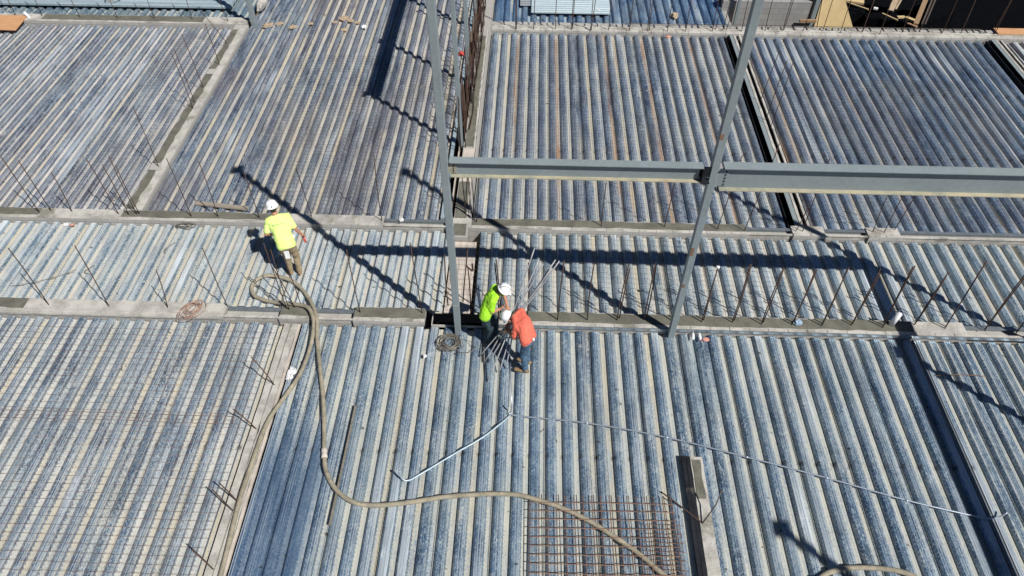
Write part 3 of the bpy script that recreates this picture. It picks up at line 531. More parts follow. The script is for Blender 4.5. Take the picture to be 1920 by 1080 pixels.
# ------------------------------------------------------------ wire mesh laid over the decks
def mesh_sheet(label, x0, x1, y0, y1, pitch, r, mat, z=.012, ang=0., sag=.006, jitter=.01, skip=0., dz=0.):
    q = MB(); cx, cy = (x0+x1)/2, (y0+y1)/2; ca, sa = math.cos(ang), math.sin(ang)
    def T(x, y, zz): x -= cx; y -= cy; return (cx+x*ca-y*sa, cy+x*sa+y*ca, zz)
    rr = random.Random(int(abs(x0*100+y0*10)))
    x = x0
    while x <= x1:
        L = []; n = max(2, int((y1-y0)/.9))
        for i in range(n+1):
            y = y0+(y1-y0)*i/n; L.append(T(x+rr.uniform(-1, 1)*jitter, y, z+dz+sag*(1+noise.noise(Vector((x*.8, y*.8, 2))))))
        q.tube(L, r, 4, False); x += pitch
    y = y0
    while y <= y1:
        L = []; n = max(2, int((x1-x0)/.9))
        for i in range(n+1):
            x = x0+(x1-x0)*i/n; L.append(T(x, y+rr.uniform(-1, 1)*jitter, z+dz+2*r+sag*(1+noise.noise(Vector((x*.8, y*.8, 2))))))
        q.tube(L, r, 4, False); y += pitch
    return tag(q.build('wire_mesh', mat), label, 'wire mesh')
mesh_sheet('thin rusty wire mesh spread over the near left deck', -13.5, -5.15, 1.2, 9.4, .152, .0024, 'rust_bright')
mesh_sheet('doubled rusty mesh overlap crossing the near left deck', -10.6, -5.3, 7.05, 7.25, .152, .004, 'rust_bright', z=.02)
mesh_sheet('fine wire mesh over the far centre deck', -.62, 6.1, 13.0, 21.6, .152, .0028, 'rebar_grey')
mesh_sheet('fine wire mesh over the far left deck between the walking man and the posts', -7.2, -2.15, 13.0, 20.4, .152, .0028, 'rebar_grey')
mesh_sheet('wire mesh over the outer left deck beside the cross wall', -11.6, -9.85, 13.1, 21.6, .152, .0022, 'rebar_grey')
mesh_sheet('fine wire mesh over the corridor right of the left column', -1.7, 5.9, 10.0, 12.42, .152, .0026, 'rebar_grey')
mesh_sheet('wire mesh over the far right deck beside the joist', 6.9, 12.8, 13.1, 19.5, .152, .0028, 'rebar_grey')
mesh_sheet('coarse rusty mesh mat standing proud of the deck at the bottom centre', .16, 2.63, 3.4, 5.82, .152, .0078, 'rust_bright', z=.05, ang=.018, sag=.02, jitter=.006)
mesh_sheet('second rusty mat lapped under the right end of the coarse mat', 2.05, 2.72, 3.2, 5.35, .152, .005, 'rust_bright', z=.035, ang=.0, sag=.012, jitter=.01)

# ------------------------------------------------------------ hoses, conduit, coils
def hose(pts, r, label, coup=None):
    P = smooth_path(pts, 5)
    t = thing('concrete_hose', tuple(P[0]), label, 'hose')
    q = MB(); rs = [r*(1+.07*noise.noise(Vector((i*.35, r*10, 0)))) for i in range(len(P))]; q.tube(P, rs, 12); q.build('hose_tube', 'hose', t, True)
    if coup is not None:
        for c_ in coup:
            a = Vector(pts[c_]); d = (Vector(pts[c_+1])-Vector(pts[c_-1])).normalized()
            q = MB(); q.tube([a-d*.10, a-d*.09, a-d*.03, a, a+d*.03, a+d*.09, a+d*.10], [r*1.05, r*1.35, r*1.3, r*1.12, r*1.3, r*1.35, r*1.05], 12); q.build('coupling', 'cement_warm', t, True)
    return t
hose([(7.3, 1.6, .045), (7.0, 3.3, .045)]+HOSE2[::-1]+[(3.65, 3.80, .045)]+HOSE, .042, 'long mud-caked concrete hose looping by the dowels and snaking along the bottom edge', [28])
q = MB(); q.tube(smooth_path(CONDUIT_LONG, 5), .0145, 8); ob = tag(q.build('conduit_pipe', 'conduit', None, True), 'long thin grey conduit with hooked end stretching to the wide shadow', 'pipe')
for k in (3, 4, 5, 6, 7):
    a = Vector(CONDUIT_LONG[k]); d = (Vector(CONDUIT_LONG[k])-Vector(CONDUIT_LONG[k-1])).normalized(); q = MB(); q.tube([a-d*.03, a+d*.03], .019, 8); cc = q.build('pipe_coupler', 'conduit', ob, True)
q = MB(); q.tube(smooth_path(CONDUIT_SHORT, 5), .018, 8); tag(q.build('conduit_pipe', 'galv_clean', None, True), 'short bright bent pipe with hooked end left of the long conduit', 'pipe')
q = MB(); q.tube([(-.225, 7.6, .03), (-.30, 8.75, .03)], .012, 6); tag(q.build('conduit_pipe', 'conduit', None, True), 'straight thin pipe running down from the bundled rods to the hooked pipes', 'pipe')
def coil(x, y, z, rx, ry, n, label, mat, r=.006, ang=0., tail=None):
    q = MB(); rr = random.Random(n)
    P = []
    for k in range(n*14):
        a = k/14*2*math.pi; s = .74+.65*noise.noise(Vector((k*.085, n, 0)))+.15*math.sin(k*.11)
        px, py = rx*s*math.cos(a)+rx*.45*noise.noise(Vector((k*.045, 3, n))), ry*s*math.sin(a)+ry*.45*noise.noise(Vector((k*.045, 9, n)))
        P.append((x+px*math.cos(ang)-py*math.sin(ang), y+px*math.sin(ang)+py*math.cos(ang), z+.012+.05*abs(noise.noise(Vector((k*.13, 7, n))))+k/(n*14)*.05))
    if tail: P += [Vector(v) for v in tail]
    q.tube(P, r, 5); return tag(q.build('wire_coil', mat, None, True), label, 'coil')
coil(-1.55, 9.10, .02, .25, .23, 13, 'tangled grey cable coil on the deck left of the left column foot', 'wire', .0065, tail=[(-1.3, 9.2, .04), (-1.12, 9.15, .03), (-1.02, 9.0, .03), (-1.1, 8.88, .03), (-1.35, 8.85, .03)])
coil(-7.03, 9.70, .13, .19, .27, 9, 'pinkish wire coil hanging over the near wall on the left', 'copper', .006, ang=-.5)
coil(-8.14, 12.40, .02, .24, .09, 5, 'flattened tangle of grey tie wire below the middle wall', 'wire', .007)
for k, (pts, lab) in enumerate((([(-8.2, 11.85, .02), (-8.35, 11.6, .02), (-8.3, 11.5, .02)], 'short curl of thin wire on the corridor deck below the tangle'), ([(-11.3, 10.35, .02), (-10.8, 10.5, .02), (-10.3, 10.75, .02), (-10.1, 10.9, .03)], 'long bent scrap wire at the left of the corridor'), ([(-9.75, 11.05, .02), (-9.9, 10.85, .02), (-9.7, 10.75, .02)], 'small curled wire scrap left in the corridor'), ([(8.1, 8.62, .02), (8.6, 8.66, .025), (9.1, 8.64, .02)], 'thin rusty wire lying right of the wide shadow'))):
    q = MB(); q.tube(smooth_path(pts, 4), .008, 5); tag(q.build('wire_scrap', 'rust_bright' if k == 3 else 'wire', None, True), lab, 'wire')

# ------------------------------------------------------------ timber, sheets, scraps
q = MB(); q.beam((-8.16, 13.22, .04), (-6.82, 13.05, .045), .13, .038); tag(q.build('timber_plank', 'wood_grey', bevel=.004), 'grey plank lying on the far left deck above the middle wall', 'plank')
q = MB(); q.beam((-3.20, 7.53, .026), (-3.205, 5.15, .03), .038, .03); tag(q.build('timber_strip', 'wood_mud', bevel=.003), 'long narrow muddy timber strip passing under the hose', 'timber')
q = MB(); q.prism([(-17.4, 21.35), (-16.72, 21.33), (-16.82, 22.32), (-19, 22.3), (-19, 21.35)], ZT+.01, ZT+.03); tag(q.build('plywood_sheet', 'ply'), 'orange plywood sheet on the wall at the upper left corner', 'plywood')
q = MB(); q.prism([(14.98, 22.22), (19, 22.22), (19, 22.62), (14.98, 22.62)], ZT+.03, ZT+.05); tag(q.build('plywood_sheet', 'ply'), 'tan plywood strip on the far wall at the upper right corner', 'plywood')
q = MB(); q.lathe((-16.77, 22.25, ZT+.06), [(.035, -.1), (.045, 0), (.05, .12), (.046, .125)], 14, (-.6, .3, .6)); tag(q.build('paper_cup', 'white', None, True), 'white cup tipped over by the orange plywood sheet', 'cup')
q = MB(); q.lathe((7.60, 9.84, ZT), [(.055, -.02), (.055, .36)], 18, (.10, .0, 1)); q.lathe((7.60, 9.84, ZT), [(.048, .3), (.048, .362)], 18, (.10, .0, 1)); tag(q.build('pipe_stub', 'white', None, True), 'white plastic pipe stub standing in wet grout near the wide shadow', 'pipe')
def corr_sheet(x0, x1, y0, y1, z, mat, label, p=.15, layers=3, name='deck_sheet_stack'):
    t = thing(name, ((x0+x1)/2, (y0+y1)/2, z), label, 'sheet stack')
    for l in range(layers):
        off = rnd.uniform(-.03, .03); q = MB(); v = []; y = y0; zz = z+l*.018; pr = [(0, 0), (.03, .035), (.085, .035), (.115, 0)]
        prof = []
        while y < y1:
            for a, b in pr: prof.append((y+a, zz+b))
            y += p
        n = len(prof)
        for xx in (x0+off, x1+off): v += [(xx, a, b) for a, b in prof]
        q.add(v, [(i, i+1, n+i+1, n+i) for i in range(n-1)]); v2 = [(a, b, c-.004) for a, b, c in v]; q.add(v2, [(i, n+i, n+i+1, i+1) for i in range(n-1)])
        q.build('deck_sheet', mat, t)
    return t
corr_sheet(-.08, 2.55, 23.20, 24.9, .09, 'galv_clean', 'bright stack of corrugated sheets lying across the new blue deck')
corr_sheet(-.50, -.09, 23.80, 24.6, .05, 'galv', 'darker blue end of a sheet beside the bright stack', layers=1)
corr_sheet(-20, -10.25, 23.10, 25.5, .10, 'galv_clean', 'long stack of pale sheets at the upper left edge of the photo', p=.3, layers=4)
def blob(name, mat, pos, s, label, cat, seed=1, sub=3, amp=.5, parent=None):
    bm = bmesh.new(); bmesh.ops.create_icosphere(bm, subdivisions=sub, radius=1)
    for v in bm.verts:
        n_ = noise.noise(v.co*1.7+Vector((seed*3.1, 0, 0)))+.5*noise.noise(v.co*4.1+Vector((seed*3.1, 5, 0)))
        v.co = Vector((v.co.x*s[0], v.co.y*s[1], v.co.z*s[2]))*(1+amp*n_)
    me = bpy.data.meshes.new(name); bm.to_mesh(me); bm.free(); me.materials.append(M[mat])
    o = bpy.data.objects.new(name, me); C.objects.link(o); o.location = pos
    return tag(o, label, cat)
blob('paper_scrap', 'paper', (-4.60, 8.22, .05), (.07, .13, .02), 'large crumpled white plastic scrap beside the hose', 'litter', 3, 4, .9)
blob('paper_scrap', 'paper', (-2.02, 8.74, .04), (.03, .045, .02), 'small crumpled wrapper on the near deck left of the cable coil', 'litter', 4, 3, .9)
blob('paper_scrap', 'paper', (-5.56, 22.1, .06), (.09, .09, .05), 'white round scrap on dirt near the top left of the shadow', 'litter', 5, 3, .3)
blob('paper_scrap', 'paper', (2.16, 23.32, .17), (.06, .03, .02), 'tiny white scrap on the bright sheet stack', 'litter', 6, 3, .5)
blob('paper_scrap', 'paper', (-11.0, 12.35, .03), (.05, .04, .03), 'white crumb of litter at the left of the corridor', 'litter', 8, 3, .7)
blob('wrapper', 'salmon', (-10.86, 12.36, .02), (.05, .04, .01), 'faded red wrapper at the left of the corridor', 'wrapper', 9, 3, .5)
blob('wrapper', 'salmon', (3.72, 9.38, .02), (.06, .05, .010), 'faded red wrapper on the deck right of the right column', 'wrapper', 10, 3, .4)
blob('wrapper', 'red', (-2.24, 20.55, .05), (.09, .13, .04), 'red and white bag on the deck beside the third post', 'wrapper', 11, 3, .5)
blob('wrapper', 'salmon', (4.35, 21.86, .04), (.09, .05, .03), 'small pink wrapper below the far pale wall', 'wrapper', 12, 3, .4)
blob('clear_bag', 'blue', (5.66, 9.80, .15), (.09, .06, .05), 'clear bluish plastic scrap on the near wall between dowel pairs', 'litter', 13, 3, .5)
blob('paper_scrap', 'paper', (-.70, 15.0, .07), (.07, .1, .05), 'white scrap just below the overhead beam', 'litter', 14, 3, .6)
blob('paper_scrap', 'paper', (-3.02, 12.70, .12), (.05, .05, .04), 'small white and dark scrap on the middle wall left of the left column', 'litter', 15, 3, .5)
def bottle(x, y, z, ax, label, cap='red'):
    t = thing('plastic_bottle', (x, y, z), label, 'bottle'); d = Vector(ax).normalized()
    q = MB(); q.lathe((x, y, z), [(.025, 0), (.033, .01), (.033, .13), (.014, .17), (.014, .185)], 14, d); q.build('bottle_body', 'white', t, True)
    q = MB(); q.lathe(Vector((x, y, z))+d*.186, [(.017, 0), (.017, .02)], 12, d); q.build('bottle_cap', cap, t, True)
bottle(3.44, 9.36, .036, (.15, 1, .0), 'white bottle lying in a flute right of the right column')
bottle(3.58, 9.50, .06, (0, -1, .05), 'second white bottle end beside the faded red wrapper')
for k, (x, y, s) in enumerate(((-6.35, 22.75, .16), (-6.1, 22.6, .11), (-5.85, 22.5, .09), (-6.6, 22.5, .08), (-6.2, 22.0, .10), (-7.9, 22.1, .14), (-8.4, 22.3, .12), (-8.75, 22.2, .16), (-7.4, 22.35, .09))):
    blob('clay_lump', 'clay', (x, y, .005), (s, s*.8, s*.18), ['largest tan clay lump', 'middle tan lump', 'small tan lump', 'leftmost small crumb', 'lone tan lump below', 'right tan patch', 'middle tan patch', 'left tan patch', 'smallest tan patch'][k]+(' of the heap left of the shadow on the far deck' if k < 5 else ' of dried mud beside the upper left post'), 'clay lump', 20+k, 3, .8)['group'] = 'lumps of clay on the far deck'
blob('mud_block', 'clay', (4.72, 23.25, .07), (.12, .16, .07), 'brown broken block on the new blue deck in the diagonal shadow', 'rubble', 40, 3, .6)
blob('cement_sack', 'cement', (-9.22, 23.3, .2), (.14, .45, .18), 'pale bag standing behind the upper left post', 'sack', 41, 3, .2)
# leafy shrub peeping over the top edge
t = thing('shrub', (-7.5, 24.7, 0), 'yellow green leafy branch at the top edge of the photo', 'shrub')
q = MB()
for k in range(1500):
    a = Vector((rnd.gauss(-7.45, .42), rnd.gauss(24.75, .2), .04+abs(rnd.gauss(0, .16)))); u = Vector((rnd.uniform(-1, 1), rnd.uniform(-1, 1), rnd.uniform(-.6, .6))).normalized(); v = u.cross(Vector((rnd.random(), rnd.random(), 1))).normalized()
    q.add([a-u*.045, a+v*.018, a+u*.045, a-v*.018], [(0, 1, 2, 3)])
q.build('foliage', 'leaf', t); q = MB()
for k in range(6): q.tube([(-7.45, 24.75, .02), (-7.45+rnd.uniform(-.6, .6), 24.75+rnd.uniform(-.25, .25), .2)], .012, 5)
q.build('stems', 'wood', t)
# PVC / sheet stack edge hook
q = MB(); q.tube(smooth_path([(-14.55, 23.4, .35), (-14.5, 23.2, .30), (-14.3, 23.15, .28), (-14.0, 23.4, .30), (-13.6, 23.5, .33)], 5), .02, 6); tag(q.build('bent_strap', 'wood_grey', None, True), 'dark curled strap on the upper left sheet stack', 'strap')

# ------------------------------------------------------------ pit at the upper right
t = thing('block_wall', (7.9, 24.1, -4), 'inner grey block wall seen across the pit edge at the top', 'wall'); q = MB(); q.box(6.42, 9.45, 24.0, 24.2, -3.99, .24); q.build('blockwork', 'block_dark', t)
q = MB(); q.box(6.42, 6.62, 22.64, 24.0, -3.99, -.12); q.build('return_wall', 'block_dark', t)
t = column('grey steel post rising in front of the inner block wall', 6.95, 23.86, .9, .10, -3.99)
t = column('dark steel post at the end of the inner block wall', 9.62, 24.05, .9, .15, -3.99)
q = MB(); q.beam((9.15, 23.85, -.35), (9.7, 23.83, -.33), .10, .09); tag(q.build('timber_block', 'wood', bevel=.004), 'short timber block at the foot of the dark post by the pit', 'timber')
q = MB(); q.beam((9.85, 24.25, .28), (9.78, 23.4, -1.4), .09, .04, up=(1, 0, 0)); tag(q.build('timber_stud', 'osb'), 'pale upright timber beside the sunlit plywood', 'timber')
q = MB(); v = [(9.92, 24.5, .32), (10.6, 24.5, .32), (11.7, 24.0, -1.6), (9.80, 24.0, -1.6)]; q.add(v+[(a, b+.03, c) for a, b, c in v], [(0, 3, 2, 1), (4, 5, 6, 7), (0, 1, 5, 4), (1, 2, 6, 5), (2, 3, 7, 6), (3, 0, 4, 7)]); tag(q.build('plywood_sheet', 'osb'), 'sunlit pale plywood panel leaning in the pit', 'plywood')
q = MB(); q.box(6.62, 40, 22.64, 42, -3.98, -3.9); tag(q.build('pit_floor_shade', 'dark'), 'pit floor coloured near-black in place of shade', None, None, 'structure')  # shade of the pit is painted into the floor colour
for k, (a, b, w_, m_, lab) in enumerate((((12.07, 26.99, -1.2), (12.6, 26.53, -1.2), .06, 'osb', 'long thin lit batten crossing the dark pit'), ((11.8, 27.35, -1.2), (12.6, 27.1, -1.2), .26, 'osb', 'wide pale board at the top of the dark pit'),
        ((13.03, 26.25, -1.2), (13.48, 25.82, -1.25), .05, 'osb', 'thin batten leading to the broken boards'), ((13.50, 25.97, -1.2), (13.78, 26.0, -1.2), .12, 'osb', 'small bright board left of the broken boards in the pit'), ((13.82, 25.97, -1.2), (14.1, 25.66, -1.2), .15, 'osb', 'broken pale board in the pit'), ((13.77, 25.6, -1.25), (14.02, 25.33, -1.25), .10, 'wood', 'lower broken board in the pit'),
        ((14.0, 25.45, -1.2), (15.2, 27.7, -1.2), .17, 'wood', 'long muddy timber rising to the right in the pit'), ((14.22, 25.44, -1.2), (15.44, 27.7, -1.2), .05, 'rebar_grey', 'grey pole beside the long muddy timber in the pit'), ((14.33, 25.44, -1.2), (15.58, 27.7, -1.2), .04, 'rebar_grey', 'second grey pole at the right of the muddy timber'), ((12.84, 26.66, -1.2), (12.98, 26.6, -1.2), .12, 'white', 'small white block in the pit'),
        ((13.50, 26.65, -1.3), (14.1, 27.7, -1.1), .20, 'clay', 'wide orange strap at the top of the pit'), ((13.75, 26.8, -1.3), (14.25, 27.6, -1.1), .06, 'clay', 'narrow orange hose end at the top of the pit'))):
    q = MB(); q.beam(a, b, w_, .03+w_*.2); tag(q.build('pit_timber' if m_ in ('wood', 'osb') else 'pit_debris', m_), lab, 'debris')
# dark stacked formwork under the loose pieces
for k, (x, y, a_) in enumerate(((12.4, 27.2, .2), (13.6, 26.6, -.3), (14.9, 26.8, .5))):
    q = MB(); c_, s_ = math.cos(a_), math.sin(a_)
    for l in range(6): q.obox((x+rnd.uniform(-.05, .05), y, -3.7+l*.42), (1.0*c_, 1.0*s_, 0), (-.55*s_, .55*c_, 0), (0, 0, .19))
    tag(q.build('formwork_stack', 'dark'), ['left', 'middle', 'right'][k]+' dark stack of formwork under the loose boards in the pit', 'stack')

# ------------------------------------------------------------ people
def hull(bm, S, sub=2):
    pts = []
    tmp = bmesh.new(); bmesh.ops.create_icosphere(tmp, subdivisions=sub, radius=1); base = [v.co.copy() for v in tmp.verts]; tmp.free()
    for p, r in S:
        p = Vector(p); rr = Vector(r) if isinstance(r, (tuple, list)) else Vector((r, r, r))
        pts += [p+Vector((b.x*rr.x, b.y*rr.y, b.z*rr.z)) for b in base]
    vs = [bm.verts.new(p) for p in pts]
    res = bmesh.ops.convex_hull(bm, input=vs)
    bmesh.ops.delete(bm, geom=[e for e in set(res['geom_interior']) | set(res['geom_unused']) if isinstance(e, bmesh.types.BMVert)], context='VERTS')
def solid(name, hulls, voxel, mat, parent, smooth=6, fac=.5, wrinkle=0.):
    bm = bmesh.new()
    for S in hulls: hull(bm, S)
    me = bpy.data.meshes.new('tmp'); bm.to_mesh(me); bm.free(); o = bpy.data.objects.new('tmp', me); C.objects.link(o)
    r = o.modifiers.new('r', 'REMESH'); r.mode = 'VOXEL'; r.voxel_size = voxel
    s = o.modifiers.new('s', 'SMOOTH'); s.iterations = smooth; s.factor = fac
    dg = bpy.context.evaluated_depsgraph_get(); m2 = bpy.data.meshes.new_from_object(o.evaluated_get(dg)); bpy.data.objects.remove(o); m2.name = name
    if wrinkle:
        m2.update(); nr = [v.normal.copy() for v in m2.vertices]
        for v, n_ in zip(m2.vertices, nr):
            c_ = v.co; k = noise.noise(Vector((c_.x*9, c_.y*9, c_.z*17)))+.6*noise.noise(Vector((c_.x*22+c_.z*20, c_.y*22, c_.z*26)))
            v.co = c_+n_*(wrinkle*k)
    m2.materials.clear(); m2.materials.append(M[mat]); m2.polygons.foreach_set('use_smooth', [True]*len(m2.polygons))
    o = bpy.data.objects.new(name, m2); C.objects.link(o); o.parent = parent; o.location = -Vector(parent.location); return o
def hand(fr, to, palmn, grip=.5):
    """hulls for a hand at 'to', coming from direction fr->to; palmn = palm normal; fingers curl towards it"""
    d = (Vector(to)-Vector(fr)).normalized(); n = Vector(palmn); n = (n-d*n.dot(d)).normalized(); s = d.cross(n); w0 = Vector(to); H = []
    H.append([(w0, .026), (w0+d*.03+s*.022, .017), (w0+d*.03-s*.022, .017), (w0+d*.085+s*.030, .014), (w0+d*.085-s*.030, .013)])
    for k, L in enumerate((.072, .080, .075, .058)):
        a = w0+d*.088+s*(.030-.020*k); c1 = grip*1.1; d1 = d*math.cos(c1)+n*math.sin(c1); b = a+d1*L*.45; c2 = grip*2.2; d2 = d*math.cos(c2)+n*math.sin(c2); c = b+d2*L*.33; c3 = grip*3.; e = c+(d*math.cos(c3)+n*math.sin(c3))*L*.25
        H += [[(a, .0095), (b, .009)], [(b, .009), (c, .0082)], [(c, .0082), (e, .0072)]]
    a = w0+d*.025+s*.026; b = a+(s*.75+d*.6+n*.25).normalized()*.042; c = b+(s*.15+d*.8+n*.6).normalized()*.032
    H += [[(a, .015), (b, .0105)], [(b, .0105), (c, .009)]]
    return H
def person(J, label, shirt, pants, boots, face, hatdir, hatlab=None, gripR=.5, gripL=.5):
    J = {k: Vector(v) for k, v in J.items()}
    base = Vector(((J['ankR'].x+J['ankL'].x)/2, (J['ankR'].y+J['ankL'].y)/2, 0))
    t = thing('person', tuple(base), label, 'person')
    F = Vector(face).normalized(); up = Vector(hatdir).normalized(); F = (F-up*F.dot(up)).normalized(); R_ = F.cross(up)
    h = J['head']; hp = (J['hipR']+J['hipL'])/2; sR, sL = J['shR'], J['shL']; nk = J['neck']
    H = []
    H.append([(h+up*.035-F*.012, .088), (h+up*.0+F*.012, .078), (h-up*.06+F*.03, .052)])                 # skull to jaw
    H.append([(h-up*.088+F*.055, .026), (h-up*.055+F*.05, .040)])                                        # chin
    H.append([(h-up*.015+F*.095, .012), (h-up*.04+F*.108, .014)])                                       # nose
    for s_ in (-1, 1): H.append([(h-up*.01+R_*s_*.088-F*.01, (.014, .014, .026)), (h-up*.035+R_*s_*.084-F*.008, .012)])  # ears
    H.append([(h-up*.065+F*.085-R_*.018, .009), (h-up*.065+F*.085+R_*.018, .009)])                       # lips
    H.append([(h-up*.05-F*.01, .058), (nk, .062)])
    H.append([(nk, .06), ((sR+sL)/2-up*.03, .09)])
    H.append([(sR, .062), (sL, .062), (J['chest'], .115), (hp, .11)])
    for s_ in 'RL':
        H.append([(J['sh'+s_], .056), (J['el'+s_], .042)]); H.append([(J['el'+s_], .043), (J['ha'+s_], .028)])
        H += hand(J['el'+s_], J['ha'+s_], J['palm'+s_], gripR if s_ == 'R' else gripL)
        H.append([(J['hip'+s_], .085), (J['kn'+s_], .058)]); H.append([(J['kn'+s_], .057), (J['ank'+s_], .04)])
    solid('body', H, .0065, 'skin', t, 3, .4)
    eyes = MB()
    for s_ in (-1, 1): eyes.lathe(h+up*.012+F*.078+R_*s_*.031, [(.004, -.004), (.012, 0), (.012, .006), (.004, .011)], 10, F)
    eyes.build('eyes', 'hair', t, True)
    solid('hair', [[(h+up*.02-F*.03, .09), (h-up*.045-F*.045, .062)]], .009, 'hair', t, 3)
    # clothes
    S = [[((sR+sL)/2-up*.02, .108), (J['chest'], .13)], [(sR, .076), (sL, .076), (J['chest'], .136), (hp+(nk-hp).normalized()*.03, .13)], [(sR-up*.005, .074), (sL-up*.005, .074), (J['chest'], .135)], [(J['chest'], .135), (J['chest']+(sR-sL).normalized()*.06, .128), (J['chest']-(sR-sL).normalized()*.06, .128), (J['hipR']+(nk-hp).normalized()*.02, .122), (J['hipL']+(nk-hp).normalized()*.02, .122)], [(sR, .07), (sL, .07), (nk-(nk-hp).normalized()*.02, .072)]]
    for s_ in 'RL': a, b = J['sh'+s_], J['el'+s_]; S.append([(a, .073), (a.lerp(b, .78), .066)])
    solid('shirt', S, .011, shirt, t, 5, .5, .009)
    Pn = [[(J['hipR'], .108), (J['hipL'], .108), (hp+(nk-hp).normalized()*.06, .112)]]
    for s_ in 'RL': Pn += [[(J['hip'+s_], .106), (J['kn'+s_], .078)], [(J['kn'+s_], .077), (J['ank'+s_]+Vector((0, 0, .02)), .062)]]
    solid('trousers', Pn, .012, pants, t, 4, .5, .010)
    for s_ in 'RL':
        a = J['ank'+s_]; f = Vector(J['toe'+s_]).normalized()
        B = [[(a+Vector((0, 0, .03)), .055), (a-f*.03-Vector((0, 0, .03)), .047)], [(a-f*.045-Vector((0, 0, .045)), (.042, .042, .03)), (a+f*.09-Vector((0, 0, .035)), (.054, .054, .042)), (a+f*.19-Vector((0, 0, .045)), (.047, .047, .034))]]
        solid('boot', B, .009, boots, t, 3)
    # hard hat with brim
    hc = h+up*.045
    q = MB(); q.lathe(hc, [(.137, -.02), (.139, -.012), (.120, .0), (.118, .03), (.108, .07), (.085, .10), (.05, .118), (.012, .124)], 26, up, 1., 1.); hat = q.build('hard_hat', 'hat', t, True)
    q = MB(); q.obox(hc+F*.135-up*.018, R_*.065, F*.035, up*.004); q.build('hat_brim', 'hat', hat if False else t)
    q = MB(); q.tube([hc-F*.118+up*.045, hc-F*.07+up*.105, hc+up*.128, hc+F*.07+up*.105, hc+F*.118+up*.045], .011, 6); q.build('hat_ridge', 'hat', t, True)
    return t, hc, F, up, R_
J1 = dict(head=(-5.41, 11.36, 1.60), neck=(-5.36, 11.27, 1.44), shR=(-5.14, 11.33, 1.385), shL=(-5.50, 11.19, 1.375), chest=(-5.27, 11.12, 1.22), hipR=(-5.07, 10.94, .93), hipL=(-5.22, 10.86, .93),
          elR=(-4.99, 11.22, 1.13), haR=(-4.90, 11.25, .93), elL=(-5.57, 11.03, 1.13), haL=(-5.52, 11.20, .96), palmR=(-.5, .3, 0), palmL=(.6, .3, 0),
          knR=(-5.07, 11.04, .50), ankR=(-5.07, 10.98, .085), knL=(-5.25, 10.99, .50), ankL=(-5.27, 10.98, .085), toeR=(-.3, .95, 0), toeL=(-.45, .89, 0))
p1, hc, F, up, R_ = person(J1, 'man walking away in fluorescent yellow shirt, khaki trousers and white hard hat', 'hivis', 'khaki', 'boot', (-.35, .9, -.25), (-.12, .12, 1))
q = MB(); q.lathe(hc-F*.119+up*.03, [(.014, -.004), (.014, .004)], 10, -F); q.build('hat_logo', 'hat_band', p1)
q = MB(); q.prism([(-5.17, 10.715), (-5.07, 10.745), (-5.06, 10.735), (-5.16, 10.705)], .72, .93); q.build('back_pocket_rag', 'white', p1)
# faded lettering across the back of the shirt (too worn to read): short upright strokes
bk = Vector((-5.27, 11.12, 1.22)); axr = (Vector(J1['shR'])-Vector(J1['shL'])).normalized(); axu = (Vector(J1['neck'])-Vector((-5.145, 10.9, .93))).normalized(); nb = axu.cross(axr).normalized(); nb = nb if nb.y < 0 or nb.z > 0 else -nb
if nb.z < 0: nb = -nb
from mathutils.bvhtree import BVHTree
sh = [c for c in p1.children if c.name.startswith('shirt')][0]
bv = BVHTree.FromPolygons([v.co[:] for v in sh.data.vertices], [p.vertices[:] for p in sh.data.polygons])
q = MB(); dv = (nb*.4+Vector((0, -.6, .6))).normalized()
for k in range(30):
    u = -.125+.25*k/29; hh = .028*(1.0 if k % 7 in (0, 3) else .6); sl = rnd.uniform(-.3, .3)
    c0 = bk+axu*.085+axr*u
    P = []
    for e in (-1, 1):
        for g_ in (-1, 1):
            o_ = c0+axu*(hh*e)+axr*(.0035*g_+sl*hh*e); hit = bv.ray_cast(o_+dv*.6, -dv)
            if hit[0] is not None: P.append(hit[0]+dv*.003)
    if len(P) == 4: q.add([P[0], P[1], P[3], P[2]], [(0, 1, 2, 3)])
if q.f: pr = q.build('faded_print', 'print', p1); pr.location = -Vector(p1.location)
# glove / tool in the right hand
q = MB(); q.tube([(-4.885, 11.25, .87), (-4.87, 11.25, .76), (-4.86, 11.26, .70)], [.02, .03, .022], 8); o = q.build('work_glove', 'red', None, True); tag(o, 'red and black glove hanging from the walking man\'s right hand', 'glove')
q = MB(); q.tube([(-4.895, 11.25, .90), (-4.887, 11.25, .865)], [.03, .032], 8); q.build('glove_cuff', 'black', o, True)
q = MB(); q.lathe((-5.02, 11.06, .99), [(.03, 0), (.03, .07), (.012, .09)], 10, (0, .4, 1)); o = q.build('pocket_can', 'white', None, True); tag(o, 'white can clipped at the walking man\'s waist', 'can')

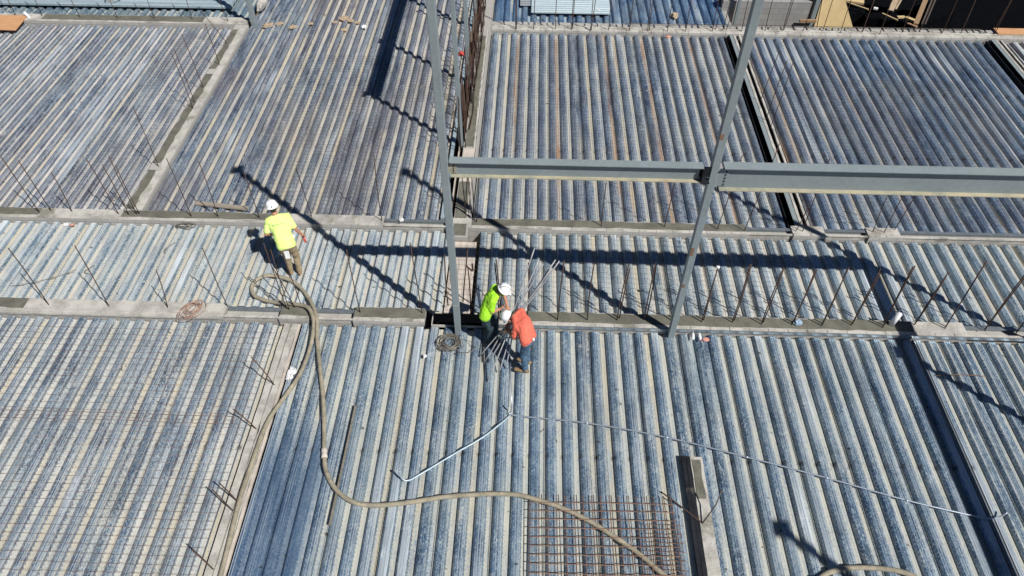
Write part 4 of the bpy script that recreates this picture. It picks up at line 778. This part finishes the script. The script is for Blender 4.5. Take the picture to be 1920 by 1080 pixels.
J2 = dict(head=(-.455, 9.30, 1.45), neck=(-.57, 9.30, 1.36), shR=(-.64, 9.13, 1.31), shL=(-.62, 9.47, 1.33), chest=(-.71, 9.27, 1.17), hipR=(-.81, 9.09, .90), hipL=(-.80, 9.26, .90),
          elR=(-.68, 9.08, 1.04), haR=(-.52, 9.19, 1.02), elL=(-.44, 9.48, 1.12), haL=(-.38, 9.32, .98), palmR=(0, .8, .3), palmL=(0, -.8, .3),
          knR=(-.71, 9.12, .5), ankR=(-.74, 9.14, .085), knL=(-.62, 9.36, .5), ankL=(-.62, 9.36, .085), toeR=(.95, .1, 0), toeL=(.9, .3, 0))
p2, hc, F, up, R_ = person(J2, 'man in bright green shirt and striped white hard hat bending over the rods', 'hivis_green', 'denim_dark', 'boot_dark', (.8, 0, -.55), (.55, 0, .83), gripR=.55, gripL=.55)
for s_ in (-1, 1):
    q = MB(); q.tube([hc+R_*s_*.045-F*.112+up*.035, hc+R_*s_*.045-F*.07+up*.098, hc+R_*s_*.045+up*.120, hc+R_*s_*.045+F*.07+up*.098, hc+R_*s_*.045+F*.112+up*.035], .008, 6); q.build('hat_stripe', 'hat_band', p2, True)
J3 = dict(head=(-.325, 8.92, 1.10), neck=(-.225, 8.90, 1.15), shR=(-.10, 9.05, 1.13), shL=(-.18, 8.72, 1.09), chest=(-.04, 8.78, 1.08), hipR=(.10, 8.64, .90), hipL=(.02, 8.49, .89),
          elR=(-.17, 9.03, .88), haR=(-.29, 8.98, .84), elL=(-.22, 8.62, .84), haL=(-.33, 8.84, .76), palmR=(-.3, -.8, 0), palmL=(-.3, .8, .2),
          knR=(.02, 8.72, .50), ankR=(.05, 8.66, .085), knL=(-.03, 8.52, .49), ankL=(.01, 8.44, .085), toeR=(-.9, .3, 0), toeL=(-.95, .2, 0))
p3, hc, F, up, R_ = person(J3, 'man in coral shirt, blue jeans and white hard hat stooping over the rods', 'coral', 'denim', 'boot', (-.55, .05, -.83), (-.83, .12, .45), gripR=.6, gripL=.6)
q = MB(); q.obox(hc+up*.10+R_*.03-F*.04, R_*.018, F*.012, up*.02); q.build('hat_sticker', 'black', p3)
q = MB(); q.lathe((.15, 8.50, .97), [(.028, 0), (.028, .012), (.012, .016)], 14, (.5, -.6, .6)); o = q.build('tape_measure', 'white', None, True); tag(o, 'white and black tape measure clipped on the stooping man\'s belt', 'tape measure')
q = MB(); q.lathe((.158, 8.49, .985), [(.010, 0), (.010, .008)], 10, (.5, -.6, .6)); q.build('tape_label', 'red', o)
# rods held by the two men
rods = [((-.80, 8.66, .02), (.13, 9.92, 2.0), 'leftmost rod of the bundle, rising to the highest tip'), ((-.72, 8.17, .02), (.22, 9.66, 1.98), 'rod whose foot reaches farthest towards the camera'), ((-.92, 8.78, .02), (.30, 9.58, 1.92), 'middle rod of the bundle the two men hold'), ((-.50, 8.42, .02), (.53, 9.66, 1.95), 'rod of the bundle with its tip in the beam shadow'), ((-.38, 8.50, .02), (.60, 9.58, 2.0), 'rightmost doubled rod of the bundle, leaning most'), ((-.72, 8.64, .03), (.46, 9.5, 1.88), 'inner rod lying close along the rightmost one')]
for k, (a, b, lab) in enumerate(rods):
    a, b = Vector(a), Vector(b); m_ = a.lerp(b, .45); c_ = Vector((-.27, 9.0, .92)); m2 = m_.lerp(c_, .75)
    m2 += Vector((rnd.uniform(-.02, .02), rnd.uniform(-.02, .02), 0))
    P = [a, a.lerp(m2, .5), m2, m2.lerp(b, .5), b]; q = MB(); q.tube(smooth_path(P, 3), .0135, 8); tag(q.build('steel_rod', 'rod', None, True), lab, 'rod', 'rods held in a bundle')
q = MB(); q.tube([(-.46, 8.86, .55), (-.02, 8.84, .57)], .012, 8); tag(q.build('steel_rod', 'galv_clean', None, True), 'short bright crosspiece across the lower part of the rod bundle', 'rod')
